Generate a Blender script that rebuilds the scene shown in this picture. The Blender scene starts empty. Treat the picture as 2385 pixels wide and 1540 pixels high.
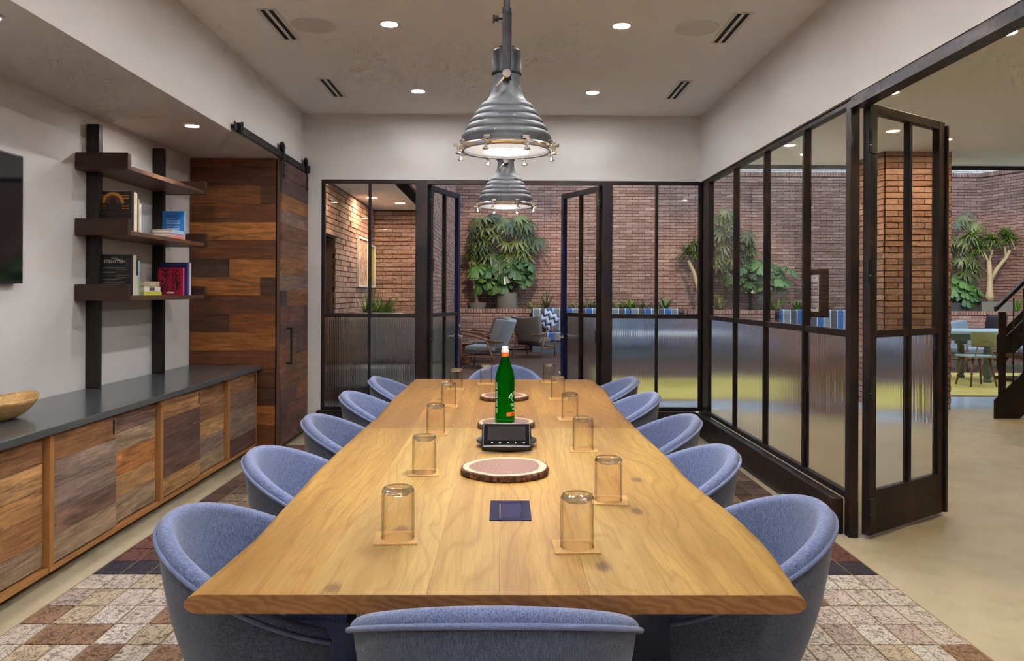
import bpy, bmesh, math, random
from mathutils import Vector, Matrix, noise as mnoise
random.seed(7)
SC = bpy.context.scene
COL = SC.collection
PI = math.pi
R = math.radians

# ------------------------------------------------------------------ camera
FPX, CX, CY = 1855.0, 1192.5, 684.0
YAW, ROLL, CAMZ = R(.54), R(.25), 1.335
cF = Vector((math.sin(YAW), math.cos(YAW), 0)); r0 = Vector((math.cos(YAW), -math.sin(YAW), 0)); u0 = Vector((0, 0, 1))
cR = math.cos(ROLL) * r0 + math.sin(ROLL) * u0
cU = -math.sin(ROLL) * r0 + math.cos(ROLL) * u0
cd = bpy.data.cameras.new('camera'); cam = bpy.data.objects.new('camera', cd); COL.objects.link(cam)
cd.sensor_fit = 'HORIZONTAL'; cd.sensor_width = 36; cd.lens = 36 * FPX / 2385
cd.shift_y = -(770 - CY) / 2385; cd.clip_start = .05; cd.clip_end = 200
m = Matrix((cR, cU, -cF)).transposed().to_4x4(); m.translation = (0, 0, CAMZ)
cam.matrix_world = m
SC.camera = cam
def at(u, v, x=None, y=None, z=None):
    d = (u - CX) / FPX * cR - (v - CY) / FPX * cU + cF
    if x is not None: t = x / d.x
    elif y is not None: t = y / d.y
    else: t = (z - CAMZ) / d.z
    return Vector((0, 0, CAMZ)) + t * d
def proj(p):
    p = Vector(p) - Vector((0, 0, CAMZ)); w = p.dot(cF)
    if w <= .05: return None
    return CX + FPX * p.dot(cR) / w, CY - FPX * p.dot(cU) / w, w

# ------------------------------------------------------------------ world, exposure
W = bpy.data.worlds.new('sky'); SC.world = W; W.use_nodes = True
bg = W.node_tree.nodes['Background']; bg.inputs[0].default_value = (.62, .80, 1.0, 1); bg.inputs[1].default_value = .85
vs = SC.view_settings; vs.view_transform = 'Standard'; vs.look = 'None'; vs.gamma = 1; vs.use_curve_mapping = False
vs.exposure = 1.25
cy = SC.cycles
cy.use_denoising = True; cy.max_bounces = 7; cy.diffuse_bounces = 4; cy.glossy_bounces = 3; cy.transmission_bounces = 6
cy.use_adaptive_sampling = True; cy.adaptive_threshold = .07; cy.adaptive_min_samples = 14; cy.transparent_max_bounces = 16; cy.sample_clamp_indirect = 10; cy.caustics_reflective = False; cy.caustics_refractive = False
LAMP = dict(down=400.0, pend=90.0, hall=245.0, alcove=230.0, spot=330.0)

# ------------------------------------------------------------------ material helpers
class NT:
    def __init__(s, name):
        s.m = bpy.data.materials.new(name); s.m.use_nodes = True
        s.t = s.m.node_tree; s.b = s.t.nodes['Principled BSDF']; s.o = s.t.nodes['Material Output']
    def n(s, typ, inp=None, **p):
        k = s.t.nodes.new('ShaderNode' + typ)
        for a, v in p.items(): setattr(k, a, v)
        for a, v in (inp or {}).items(): s.put(k, a, v)
        return k
    def put(s, k, a, v):
        i = k.inputs[a]
        if hasattr(v, 'is_output'): s.t.links.new(v, i)
        elif hasattr(v, 'outputs'): s.t.links.new(v.outputs[0], i)
        else:
            if isinstance(v, (tuple, list)) and len(v) == 3 and i.type == 'RGBA': v = (*v, 1)
            i.default_value = v
    def bs(s, **k):
        for a, v in k.items(): s.put(s.b, {'base': 'Base Color', 'rough': 'Roughness', 'metal': 'Metallic', 'normal': 'Normal', 'alpha': 'Alpha',
            'spec': 'Specular IOR Level', 'trans': 'Transmission Weight', 'ior': 'IOR', 'em': 'Emission Color', 'es': 'Emission Strength', 'sheen': 'Sheen Weight', 'coat': 'Coat Weight'}[a], v)
        return s.m
    def coord(s, scale=(1, 1, 1), off=None, kind='Object'):
        c = s.n('TexCoord').outputs[kind]
        if off is not None: c = s.n('VectorMath', {0: c, 1: off}, operation='ADD').outputs[0]
        return s.n('Mapping', {'Vector': c, 'Scale': scale}).outputs[0]
    def noise(s, vec, scale=5, detail=4, rough=.55, dist=0):
        return s.n('TexNoise', {'Vector': vec, 'Scale': scale, 'Detail': detail, 'Roughness': rough, 'Distortion': dist}).outputs[0]
    def ramp(s, fac, stops, interp='LINEAR'):
        k = s.n('ValToRGB', {'Fac': fac}); k.color_ramp.interpolation = interp; e = k.color_ramp.elements
        while len(e) < len(stops): e.new(1)
        for q, (p, c) in zip(e, stops):
            q.position = p; q.color = (*c, 1) if len(c) == 3 else c
        return k.outputs[0]
    def mix(s, fac, a, b, bt='MIX'):
        k = s.n('Mix', data_type='RGBA', blend_type=bt)
        for i, v in ((0, fac), (6, a), (7, b)):
            q = k.inputs[i]
            if hasattr(v, 'is_output'): s.t.links.new(v, q)
            else: q.default_value = (*v, 1) if isinstance(v, tuple) and len(v) == 3 else v
        return k.outputs[2]
    def math(s, op, a, b=0.0, c=0.0, clamp=False):
        return s.n('Math', {0: a, 1: b, 2: c}, operation=op, use_clamp=clamp).outputs[0]
    def bump(s, h, strength=.3, dist=.01):
        return s.n('Bump', {'Height': h, 'Strength': strength, 'Distance': dist}).outputs[0]
    def orand(s, k=37.0):
        r = s.n('ObjectInfo').outputs['Random']
        return s.n('CombineXYZ', {0: s.math('MULTIPLY', r, k), 1: s.math('MULTIPLY', r, k * .61), 2: s.math('MULTIPLY', r, k * 1.7)}).outputs[0]
def srgb(r, g, b):
    f = lambda c: (c / 255 / 12.92) if c <= 10 else ((c / 255 + .055) / 1.055) ** 2.4
    return (f(r), f(g), f(b))
def dim(k, r, g, b): return tuple(k * x for x in srgb(r, g, b))
def plain(name, c, rough=.5, metal=0., bump=0., scale=200, var=0., **k):
    t = NT(name)
    base = c
    if bump or var:
        h = t.noise(t.coord(), scale, 3)
        if var: base = t.mix(t.math('MULTIPLY', t.noise(t.coord(), scale * .2, 4), 1), tuple(x * (1 - var) for x in c), tuple(min(1, x * (1 + var)) for x in c))
        if bump: t.bs(normal=t.bump(h, bump, .002))
    t.bs(base=base, rough=rough, metal=metal, **k)
    return t.m
def emit(name, c, s):
    t = NT(name); return t.bs(base=(.9, .9, .9), em=c, es=s)
MAT = {}
MAT['paint'] = plain('wall_linen_paint', srgb(222, 218, 215), .75, bump=.15, scale=700, var=.03)
MAT['ceil'] = plain('ceiling_paint', srgb(248, 247, 247), .8, bump=.03, scale=300)
MAT['black'] = plain('black_plastic', (.012, .012, .013), .35)
MAT['matteblack'] = plain('black_iron', (.02, .02, .021), .5, .6, bump=.1, scale=150)
MAT['gloss'] = plain('black_glass', (.004, .004, .005), .06)
MAT['white'] = plain('white_plastic', (.75, .73, .71), .5)
MAT['chrome'] = plain('nickel', (.78, .74, .69), .16, 1.0)
MAT['screen'] = plain('dark_screen', (.02, .018, .018), .12)
MAT['can'] = plain('dark_slot', (.006, .006, .006), .8)

def steel():
    t = NT('blackened_steel'); v = t.coord()
    n1 = t.noise(v, 3.5, 6, .65, .6); n2 = t.noise(v, 40, 3)
    c = t.ramp(n1, [(.3, srgb(38, 37, 43)), (.5, srgb(50, 43, 43)), (.64, srgb(70, 50, 44)), (.8, srgb(100, 66, 42))])
    return t.bs(base=c, rough=t.ramp(n2, [(.3, (.32,) * 3), (.7, (.5,) * 3)]), metal=.55, normal=t.bump(n2, .08, .002))
MAT['steel'] = steel()
MAT['navy'] = plain('navy_steel', srgb(24, 33, 84), .35, .2, bump=.05, scale=80)  # navy tone for the latch stiles and top rails of the double doors

def wood(name, rough=.6, scale=1.0, dark=.35, light=1.5, satur=1.0, saw=.5):
    """per-object tint from the object's colour; grain runs along local X"""
    t = NT(name); off = t.orand(53)
    v = t.coord((1.3 * scale, 16 * scale, 16 * scale), off)
    g = t.noise(v, 2.2, 8, .62, .9)
    g2 = t.noise(t.coord((.9, 5, 5), off), 1.6, 4, .6, 1.5)
    fine = t.noise(t.coord((4, 130, 130), off), 2, 2, .5)
    sw = t.noise(t.coord((140, 6, 6), off), 1.0, 2, .5)
    oc = t.n('ObjectInfo').outputs['Color']
    c = t.mix(t.ramp(g, [(.32, (1,) * 3), (.62, (0,) * 3)]), oc, t.mix(1.0, oc, (dark, dark * .93, dark * .9), 'MULTIPLY'))
    c = t.mix(t.ramp(g2, [(.52, (0,) * 3), (.72, (.75,) * 3)]), c, t.mix(1.0, oc, (light, light * 1.0, light * .98), 'MULTIPLY'))
    c = t.mix(t.ramp(g2, [(.27, (.85,) * 3), (.38, (0,) * 3)]), c, t.mix(1.0, oc, (.16, .15, .18), 'MULTIPLY'))
    c = t.mix(t.math('MULTIPLY', t.ramp(fine, [(.35, (1,) * 3), (.55, (0,) * 3)]), .35), c, (.02, .012, .008))
    c = t.mix(t.math('MULTIPLY', t.ramp(sw, [(.5, (0,) * 3), (.7, (1,) * 3)]), saw * .3), c, t.mix(1.0, oc, (1.6, 1.6, 1.6), 'MULTIPLY'))
    return t.bs(base=c, rough=rough, normal=t.bump(t.math('ADD', fine, g), .25, .004))
MAT['reclaimed'] = wood('reclaimed_boards')
MAT['darkwood'] = wood('dark_stained_walnut', .42, 1, .5, 1.25, saw=.1)
MAT['teak'] = wood('warm_teak', .4, 2.0, .75, 1.15, saw=0)

def oak():
    t = NT('oak_boards'); off = t.orand(71)
    base = t.n('VectorMath', {0: t.n('TexCoord').outputs['Object'], 1: off}, operation='ADD').outputs[0]
    lo = t.n('Mapping', {'Vector': base, 'Scale': (2.2, .42, 1)}).outputs[0]
    wob = t.noise(lo, 1.5, 3, .5, .5)
    sx = t.n('SeparateXYZ', {0: base})
    u = t.math('ADD', sx.outputs[0], t.math('MULTIPLY', wob, .42))
    rings = t.math('ABSOLUTE', t.math('SINE', t.math('MULTIPLY', u, 84.0)))
    band = t.noise(t.n('Mapping', {'Vector': base, 'Scale': (9, .7, 1)}).outputs[0], 1.2, 3, .55, .4)
    fine = t.noise(t.n('Mapping', {'Vector': base, 'Scale': (240, 7, 1)}).outputs[0], 1.0, 3, .6)
    speck = t.noise(t.n('Mapping', {'Vector': base, 'Scale': (300, 22, 1)}).outputs[0], 1.0, 2, .5)
    oc = t.n('ObjectInfo').outputs['Color']
    c = t.mix(t.ramp(band, [(.35, (0,) * 3), (.65, (1,) * 3)]), t.mix(1.0, oc, (.78, .70, .60), 'MULTIPLY'), t.mix(1.0, oc, (1.16, 1.17, 1.14), 'MULTIPLY'))
    c = t.mix(t.math('MULTIPLY', t.ramp(rings, [(.0, (1,) * 3), (.5, (0,) * 3)]), .55), c, t.mix(1.0, oc, (.60, .47, .32), 'MULTIPLY'))
    c = t.mix(t.math('MULTIPLY', t.ramp(fine, [(.3, (1,) * 3), (.6, (0,) * 3)]), .45), c, t.mix(1.0, oc, (.52, .40, .28), 'MULTIPLY'))
    c = t.mix(t.math('MULTIPLY', t.ramp(speck, [(.58, (0,) * 3), (.75, (1,) * 3)]), .22), c, t.mix(1.0, oc, (1.5, 1.5, 1.4), 'MULTIPLY'))
    vo = t.n('TexVoronoi', {'Vector': t.n('Mapping', {'Vector': base, 'Scale': (2.3, 1.2, 1)}).outputs[0], 'Scale': 1.0}); vo.feature = 'F1'; vo.voronoi_dimensions = '2D'
    kn = t.ramp(t.math('ADD', vo.outputs['Distance'], t.math('MULTIPLY', fine, .05)), [(.045, (1,) * 3), (.075, (0,) * 3)])
    c = t.mix(t.math('MULTIPLY', kn, .7), c, srgb(70, 42, 22))
    return t.bs(base=c, rough=.55, spec=.16, normal=t.bump(fine, .12, .002))
MAT['oak'] = oak()
def endgrain():
    t = NT('oak_end_grain'); v = t.coord()
    w = t.n('TexWave', {'Vector': t.n('Mapping', {'Vector': v, 'Scale': (1, 1, 2.6)}).outputs[0], 'Scale': 14, 'Distortion': 9, 'Detail': 3, 'Detail Scale': 1.2}); w.bands_direction = 'DIAGONAL'
    f = t.noise(v, 160, 3)
    c = t.mix(t.math('MULTIPLY', w.outputs['Fac'], .6), srgb(142, 92, 48), srgb(180, 128, 74)); c = t.mix(t.math('MULTIPLY', f, .35), c, srgb(104, 62, 30))
    return t.bs(base=c, rough=.5)
MAT['oakend'] = endgrain()

def fabric(name, c1, c2, sc=1.0, bump=.35):
    t = NT(name); v = t.coord()
    a = t.noise(t.coord((60 * sc, 420 * sc, 420 * sc)), 1.0, 2, .6); b = t.noise(t.coord((420 * sc, 420 * sc, 60 * sc)), 1.0, 2, .6)
    h = t.math('MULTIPLY', t.math('ADD', a, b), .5)
    c = t.mix(t.ramp(h, [(.38, (0,) * 3), (.62, (1,) * 3)]), c1, c2)
    return t.bs(base=c, rough=.9, sheen=.25, normal=t.bump(h, bump, .003))
MAT['blue'] = fabric('blue_wool', dim(1.05, 70, 80, 118), dim(1.05, 124, 136, 174))
MAT['slate'] = fabric('slate_wool', dim(.92, 54, 61, 82), dim(.92, 96, 105, 130))
MAT['pipe'] = fabric('blue_piping', dim(1.05, 84, 96, 134), dim(1.05, 120, 132, 168), 2)
MAT['greyfab'] = fabric('grey_blue_upholstery', srgb(120, 126, 134), srgb(150, 156, 164), .7)
MAT['taupe'] = fabric('taupe_upholstery', srgb(104, 90, 80), srgb(132, 116, 102), .7)
MAT['charcoal'] = fabric('charcoal_upholstery', srgb(62, 62, 68), srgb(88, 88, 96), .7)

def concrete():
    t = NT('polished_concrete'); v = t.coord()
    n = t.noise(v, .9, 7, .6, .8); n2 = t.noise(v, 5, 5, .6, .3); n3 = t.noise(v, 60, 3)
    c = t.ramp(n, [(.3, srgb(168, 155, 128)), (.55, srgb(188, 175, 146)), (.75, srgb(198, 186, 156))])
    c = t.mix(t.ramp(n2, [(.5, (0,) * 3), (.72, (.4,) * 3)]), c, srgb(156, 144, 124))
    c = t.mix(t.math('MULTIPLY', n3, .15), c, srgb(150, 140, 125))
    return t.bs(base=c, rough=t.ramp(n2, [(.3, (.3,) * 3), (.7, (.45,) * 3)]), spec=.35)
MAT['concrete'] = concrete()
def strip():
    t = NT('daylight_blue_floor'); n = t.noise(t.coord(), 1.3, 5)
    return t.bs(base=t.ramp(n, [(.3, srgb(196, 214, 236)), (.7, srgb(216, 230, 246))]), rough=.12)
MAT['stone'] = strip()  # bluish white base colour stands in for daylight reflecting off the polished floor
def lounge_floor():
    t = NT('dark_timber_floor'); b = t.n('TexBrick', {'Vector': t.coord(), 'Color1': (*srgb(92, 66, 54), 1), 'Color2': (*srgb(74, 52, 44), 1), 'Mortar': (*srgb(34, 26, 24), 1), 'Scale': 1.0, 'Mortar Size': .004, 'Brick Width': 1.9, 'Row Height': .14})
    g = t.noise(t.coord((1.2, 30, 1)), 2, 4)
    return t.bs(base=t.mix(t.math('MULTIPLY', g, .4), b.outputs[0], srgb(104, 76, 60)), rough=.65, spec=.2)
MAT['timber'] = lounge_floor()
def yrug():
    t = NT('lime_yellow_wool'); n = t.noise(t.coord((1, 1, 1)), 1.6, 5, .6, .6); f = t.noise(t.coord(), 120, 2)
    c = t.ramp(n, [(.35, srgb(206, 176, 84)), (.55, srgb(226, 198, 104)), (.72, srgb(216, 206, 140))])
    return t.bs(base=t.mix(t.math('MULTIPLY', f, .25), c, srgb(140, 130, 60)), rough=.95, normal=t.bump(f, .4, .01))
MAT['yrug'] = yrug()

def brickmat(name, stops):
    t = NT(name)
    geo = t.n('NewGeometry').outputs['Random Per Island']; ob = t.n('ObjectInfo').outputs['Random']
    r = t.math('FRACT', t.math('ADD', geo, ob))
    v = t.n('VectorMath', {0: t.n('NewGeometry').outputs['Position'], 1: t.n('CombineXYZ', {0: t.math('MULTIPLY', r, 7)}).outputs[0]}, operation='ADD').outputs[0]
    n = t.noise(v, 26, 5, .65); n2 = t.noise(v, 110, 3, .6)
    c = t.ramp(r, stops)
    c = t.mix(t.ramp(n, [(.35, (.6,) * 3), (.6, (0,) * 3)]), c, t.mix(1.0, c, (.52, .46, .43), 'MULTIPLY'))
    c = t.mix(t.ramp(n, [(.58, (0,) * 3), (.75, (.5,) * 3)]), c, t.mix(1.0, c, (1.35, 1.33, 1.3), 'MULTIPLY'))
    return t.bs(base=c, rough=.9, normal=t.bump(t.math('ADD', n, t.math('MULTIPLY', n2, .5)), .55, .012))
MAT['brick'] = brickmat('rose_brick', [(0, srgb(150, 112, 100)), (.3, srgb(168, 128, 114)), (.6, srgb(182, 144, 128)), (.85, srgb(160, 122, 112)), (1, srgb(196, 160, 144))])
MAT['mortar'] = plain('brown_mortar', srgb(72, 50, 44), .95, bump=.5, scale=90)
MAT['quartz'] = plain('dark_grey_quartz', srgb(84, 86, 88), .2, var=.06, scale=300, spec=.5)
MAT['oaktrim'] = plain('oak_edge_trim', srgb(176, 122, 70), .5, bump=.1, scale=120, var=.15)

def glass(name, tint=(1, 1, 1), refl=.05, rough=.0):
    t = NT(name); t.t.nodes.remove(t.b)
    lw = t.n('LayerWeight', {'Blend': .5})
    f = t.math('MULTIPLY_ADD', t.math('POWER', lw.outputs['Facing'], 5.0), .6, refl * .5, clamp=True)
    mx = t.n('MixShader', {0: f, 1: t.n('BsdfTransparent', {'Color': tint}), 2: t.n('BsdfGlossy', {'Color': (1, 1, 1), 'Roughness': rough})})
    t.t.links.new(mx.outputs[0], t.o.inputs[0]); return t.m
MAT['glass'] = glass('clear_pane', (.975, .985, .98), .04)
MAT['tumbler'] = glass('tumbler_glass', (.985, .955, .90), .06)
def tumblerglass():
    t = NT('tumbler_glass'); t.t.nodes.remove(t.b)
    fc = t.n('LayerWeight', {'Blend': .5}).outputs['Facing']
    col = t.mix(t.math('POWER', fc, 4.0), (.985, .965, .925), (.30, .25, .19))
    f = t.math('MULTIPLY_ADD', t.math('POWER', fc, 5.0), .5, .035, clamp=True)
    mx = t.n('MixShader', {0: f, 1: t.n('BsdfTransparent', {'Color': col}), 2: t.n('BsdfGlossy', {'Roughness': .0})})
    t.t.links.new(mx.outputs[0], t.o.inputs[0]); return t.m
MAT['tumbler'] = tumblerglass()
def reeded():
    t = NT('reeded_glass'); t.t.nodes.remove(t.b)
    a = t.n('BsdfRefraction', {'Color': (.96, .98, .99), 'Roughness': .2, 'IOR': 1.2}); b = t.n('BsdfGlossy', {'Roughness': .12})
    mx = t.n('MixShader', {0: .07, 1: a, 2: b}); t.t.links.new(mx.outputs[0], t.o.inputs[0]); return t.m
MAT['reeded'] = reeded()
def solidglass(name, c, mixf, ior=1.45):
    t = NT(name); t.t.nodes.remove(t.b)
    g = t.n('BsdfGlass', {'Color': c, 'Roughness': 0.0, 'IOR': ior}); tr = t.n('BsdfTransparent', {'Color': c})
    mx = t.n('MixShader', {0: mixf, 1: g, 2: tr}); t.t.links.new(mx.outputs[0], t.o.inputs[0]); return t.m
MAT['thickglass'] = solidglass('thick_glass_foot', (.97, .95, .92), .25)
MAT['greenglass'] = solidglass('green_bottle_glass', (.22, .80, .30), .62)

def leafmat(name, a, b, gl=.35):
    t = NT(name); r = t.n('ObjectInfo').outputs['Random']; g = t.n('NewGeometry').outputs['Random Per Island']
    c = t.mix(t.math('FRACT', t.math('ADD', r, g)), a, b)
    st = t.noise(t.coord((30, 4, 4)), 1, 2)
    c = t.mix(t.math('MULTIPLY', st, .3), c, t.mix(1.0, c, (.55, .6, .5), 'MULTIPLY'))
    return t.bs(base=c, rough=gl, spec=.5)
MAT['palm'] = leafmat('palm_leaf', dim(.62, 40, 62, 32), dim(.7, 140, 148, 84))
MAT['monstera'] = leafmat('monstera_leaf', dim(.6, 36, 80, 38), dim(.75, 120, 158, 84), .3)
MAT['dracaena'] = leafmat('dracaena_leaf', srgb(66, 92, 36), srgb(128, 146, 62))
MAT['lime'] = leafmat('bright_strap_leaf', srgb(70, 110, 38), srgb(136, 164, 62))
MAT['bark'] = plain('pale_bark', srgb(190, 166, 128), .8, bump=.5, scale=40, var=.2)
MAT['stemgreen'] = plain('green_stem', srgb(88, 98, 54), .6)
MAT['pot'] = plain('grey_planter', srgb(120, 116, 106), .7, bump=.2, scale=60, var=.1)
MAT['potdark'] = plain('dark_planter', srgb(62, 62, 62), .7, bump=.1, scale=60)
MAT['soil'] = plain('soil', srgb(52, 38, 28), 1.0, bump=.8, scale=50)

# ------------------------------------------------------------------ mesh helpers
class MB:
    def __init__(s): s.v = []; s.f = []; s.fm = []; s.mi = 0
    def add(s, vs, fs, mi=None):
        o = len(s.v); s.v += [tuple(p) for p in vs]; s.f += [tuple(i + o for i in q) for q in fs]; s.fm += [s.mi if mi is None else mi] * len(fs); return s
    def box(s, x0, x1, y0, y1, z0, z1, M=None):
        vs = [Vector((x, y, z)) for z in (z0, z1) for y in (y0, y1) for x in (x0, x1)]
        if M is not None: vs = [M @ p for p in vs]
        return s.add(vs, [(0, 2, 3, 1), (4, 5, 7, 6), (0, 1, 5, 4), (2, 6, 7, 3), (0, 4, 6, 2), (1, 3, 7, 5)])
    def tube(s, pts, rad, seg=8, cap=True, up=None):
        pts = [Vector(p) for p in pts]; n = len(pts)
        if not hasattr(rad, '__len__'): rad = [rad] * n
        rings = []; prev = None
        for i, p in enumerate(pts):
            t = (pts[min(i + 1, n - 1)] - pts[max(i - 1, 0)]).normalized()
            if prev is None:
                a = t.orthogonal().normalized() if up is None else (Vector(up) - t * t.dot(Vector(up))).normalized()
            else:
                a = prev - t * prev.dot(t); a = a.normalized() if a.length > 1e-6 else t.orthogonal().normalized()
            prev = a; b = t.cross(a)
            rr = rad[i] if hasattr(rad[i], '__len__') else (rad[i], rad[i])
            rings.append([p + a * math.cos(2 * PI * k / seg) * rr[0] + b * math.sin(2 * PI * k / seg) * rr[1] for k in range(seg)])
        vs = [q for r_ in rings for q in r_]; fs = []
        for i in range(n - 1):
            for k in range(seg):
                k2 = (k + 1) % seg; fs.append((i * seg + k, i * seg + k2, (i + 1) * seg + k2, (i + 1) * seg + k))
        if cap: fs += [tuple(range(seg - 1, -1, -1)), tuple((n - 1) * seg + k for k in range(seg))]
        return s.add(vs, fs)
    def lathe(s, prof, seg=32, c=(0, 0, 0), sx=1, sy=1, close=False):
        n = len(prof); vs = [(c[0] + r_ * math.cos(2 * PI * k / seg) * sx, c[1] + r_ * math.sin(2 * PI * k / seg) * sy, c[2] + z) for r_, z in prof for k in range(seg)]; fs = []
        for i in range(n if close else n - 1):
            j = (i + 1) % n
            for k in range(seg):
                k2 = (k + 1) % seg; fs.append((i * seg + k, i * seg + k2, j * seg + k2, j * seg + k))
        if not close:
            if prof[0][0] > 1e-5: fs.append(tuple(range(seg - 1, -1, -1)))
            if prof[-1][0] > 1e-5: fs.append(tuple((n - 1) * seg + k for k in range(seg)))
        return s.add(vs, fs)
    def grid(s, rows, closed=False):
        n = len(rows[0]); vs = [p for r_ in rows for p in r_]; fs = []
        for i in range(len(rows) - 1):
            for k in range(n if closed else n - 1):
                k2 = (k + 1) % n; fs.append((i * n + k, i * n + k2, (i + 1) * n + k2, (i + 1) * n + k))
        return s.add(vs, fs)
    def prism(s, pts, z0, z1):
        n = len(pts); vs = [(x, y, z) for z in (z0, z1) for x, y in pts]
        return s.add(vs, [tuple(range(n - 1, -1, -1)), tuple(range(n, 2 * n))] + [(i, (i + 1) % n, n + (i + 1) % n, n + i) for i in range(n)])
    def xf(s, M): s.v = [tuple(M @ Vector(p)) for p in s.v]; return s
    def mesh(s, name, mats, smooth=False):
        me = bpy.data.meshes.new(name); me.from_pydata(s.v, [], s.f)
        for q in (mats if isinstance(mats, (list, tuple)) else [mats]): me.materials.append(MAT[q] if isinstance(q, str) else q)
        if len(me.materials) > 1: me.polygons.foreach_set('material_index', s.fm)
        me.validate()
        bm = bmesh.new(); bm.from_mesh(me); bmesh.ops.remove_doubles(bm, verts=bm.verts, dist=1e-6); bmesh.ops.recalc_face_normals(bm, faces=bm.faces); bm.to_mesh(me); bm.free()
        if smooth: me.polygons.foreach_set('use_smooth', [True] * len(me.polygons))
        return me
    def build(s, name, mats, parent=None, smooth=False, bev=0, seg=2, sub=0, loc=None, rot=None, color=None):
        o = ob(name, s.mesh(name, mats, smooth), parent, loc, rot, color)
        if bev:
            b = o.modifiers.new('bevel', 'BEVEL'); b.width = bev; b.segments = seg; b.limit_method = 'ANGLE'; b.angle_limit = R(40)
            if not smooth: o.data.polygons.foreach_set('use_smooth', [True] * len(o.data.polygons)); e = o.modifiers.new('wn', 'WEIGHTED_NORMAL')
        if sub: q = o.modifiers.new('sub', 'SUBSURF'); q.levels = q.render_levels = sub
        if smooth == 'auto':
            o.data.set_sharp_from_angle(angle=R(35))
        return o
def ob(name, data, parent=None, loc=None, rot=None, color=None):
    o = bpy.data.objects.new(name, data); COL.objects.link(o)
    if parent is not None: o.parent = parent
    if loc is not None: o.location = loc
    if rot is not None: o.rotation_euler = rot
    if color is not None: o.color = (*color, 1)
    return o
def tag(o, label=None, cat=None, group=None, kind=None):
    if label: o['label'] = label
    if cat: o['category'] = cat
    if group: o['group'] = group
    if kind: o['kind'] = kind
    return o
def thing(name, label, cat, loc=(0, 0, 0), rz=0, group=None, kind=None):
    o = ob(name, None, None, loc, (0, 0, rz)); o.empty_display_size = .1
    return tag(o, label, cat, group, kind)
def copy_tree(o, parent=None):
    c = o.copy(); COL.objects.link(c); c.parent = parent
    for ch in list(o.children): copy_tree(ch, c)
    return c
def box(name, b, mat, parent=None, bev=0, **k): return MB().box(*b).build(name, mat, parent, bev=bev, **k)
def text_mesh(s, size, align='CENTER', sx=1.0, ext=.0):
    cu = bpy.data.curves.new('t', 'FONT'); cu.body = s; cu.size = size; cu.align_x = align; cu.extrude = ext; cu.resolution_u = 2
    o = bpy.data.objects.new('t', cu); COL.objects.link(o)
    bpy.context.view_layer.update()
    me = bpy.data.meshes.new_from_object(o.evaluated_get(bpy.context.evaluated_depsgraph_get()))
    vs = [Vector((v.co.x * sx, v.co.y, v.co.z)) for v in me.vertices]; fs = [tuple(p.vertices) for p in me.polygons]
    bpy.data.objects.remove(o); bpy.data.curves.remove(cu); bpy.data.meshes.remove(me)
    return vs, fs
# ------------------------------------------------------------------ setting
def struct(name, b, mat, label, bev=0):
    o = MB()
    for q in (b if isinstance(b, list) else [b]): o.box(*q)
    return tag(o.build(name, mat), label, kind='structure')
struct('floor', (-4.2, 9.2, -2.4, 9.35, -.12, 0), 'concrete', 'polished beige concrete floor of room and hall')
struct('floor_daylight_strip', (-4.2, 12.6, 9.35, 10.42, -.12, .001), 'stone', 'polished hall floor strip tinted pale blue for reflected daylight')  # daylight on the hall floor, put into this strip's colour
struct('floor_lounge', (-4.2, 16, 10.42, 20, -.12, 0), 'timber', 'dark timber floor of the lounge')
struct('ceiling', (-1.94, 1.9, -2.3, 7.7, 3.055, 3.3), 'ceil', 'white painted ceiling of the meeting room')
struct('ceiling_soffit', (-2.9, -1.93, -2.3, 7.78, 2.47, 3.3), 'paint', 'lowered white soffit over the credenza alcove')
struct('wall_left', (-2.9, -2.66, -2.3, 7.78, 0, 2.47), 'paint', 'pale linen-textured wall behind the wall shelf')
struct('wall_back', [(-2.66, 2.0, 7.67, 7.79, 2.425, 3.3), (-2.66, -1.765, 7.67, 7.79, 0, 2.425)], 'paint', 'pale wall above the glazed back doors')
struct('wall_right', [(1.88, 2.0, -2.3, 7.67, 2.415, 3.3), (1.88, 2.0, -2.3, 1.6, 0, 2.415)], 'paint', 'pale wall above the glazed side partition')
struct('wall_front', (-2.9, 9.2, -2.5, -2.3, 0, 3.3), 'paint', 'plain pale wall closing the room')
struct('wall_hall', (9.0, 9.2, -2.3, 10.3, 0, 3.3), 'paint', 'plain pale wall of the hall')
struct('ceiling_hall', [(2.0, 9.2, -2.3, 10.3, 3.02, 3.3), (-1.2, 2.0, 7.79, 10.3, 3.02, 3.3)], 'ceil', 'pale ceiling of the hall outside')
struct('ceiling_nook', (-4.2, -1.22, 7.79, 13.2, 2.70, 2.9), 'ceil', 'low white ceiling of the brick nook')
struct('trim_1', (-1.2, 9.2, 10.3, 10.34, 2.97, 3.3), 'steel', 'dark metal edge of the hall ceiling')

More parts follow.
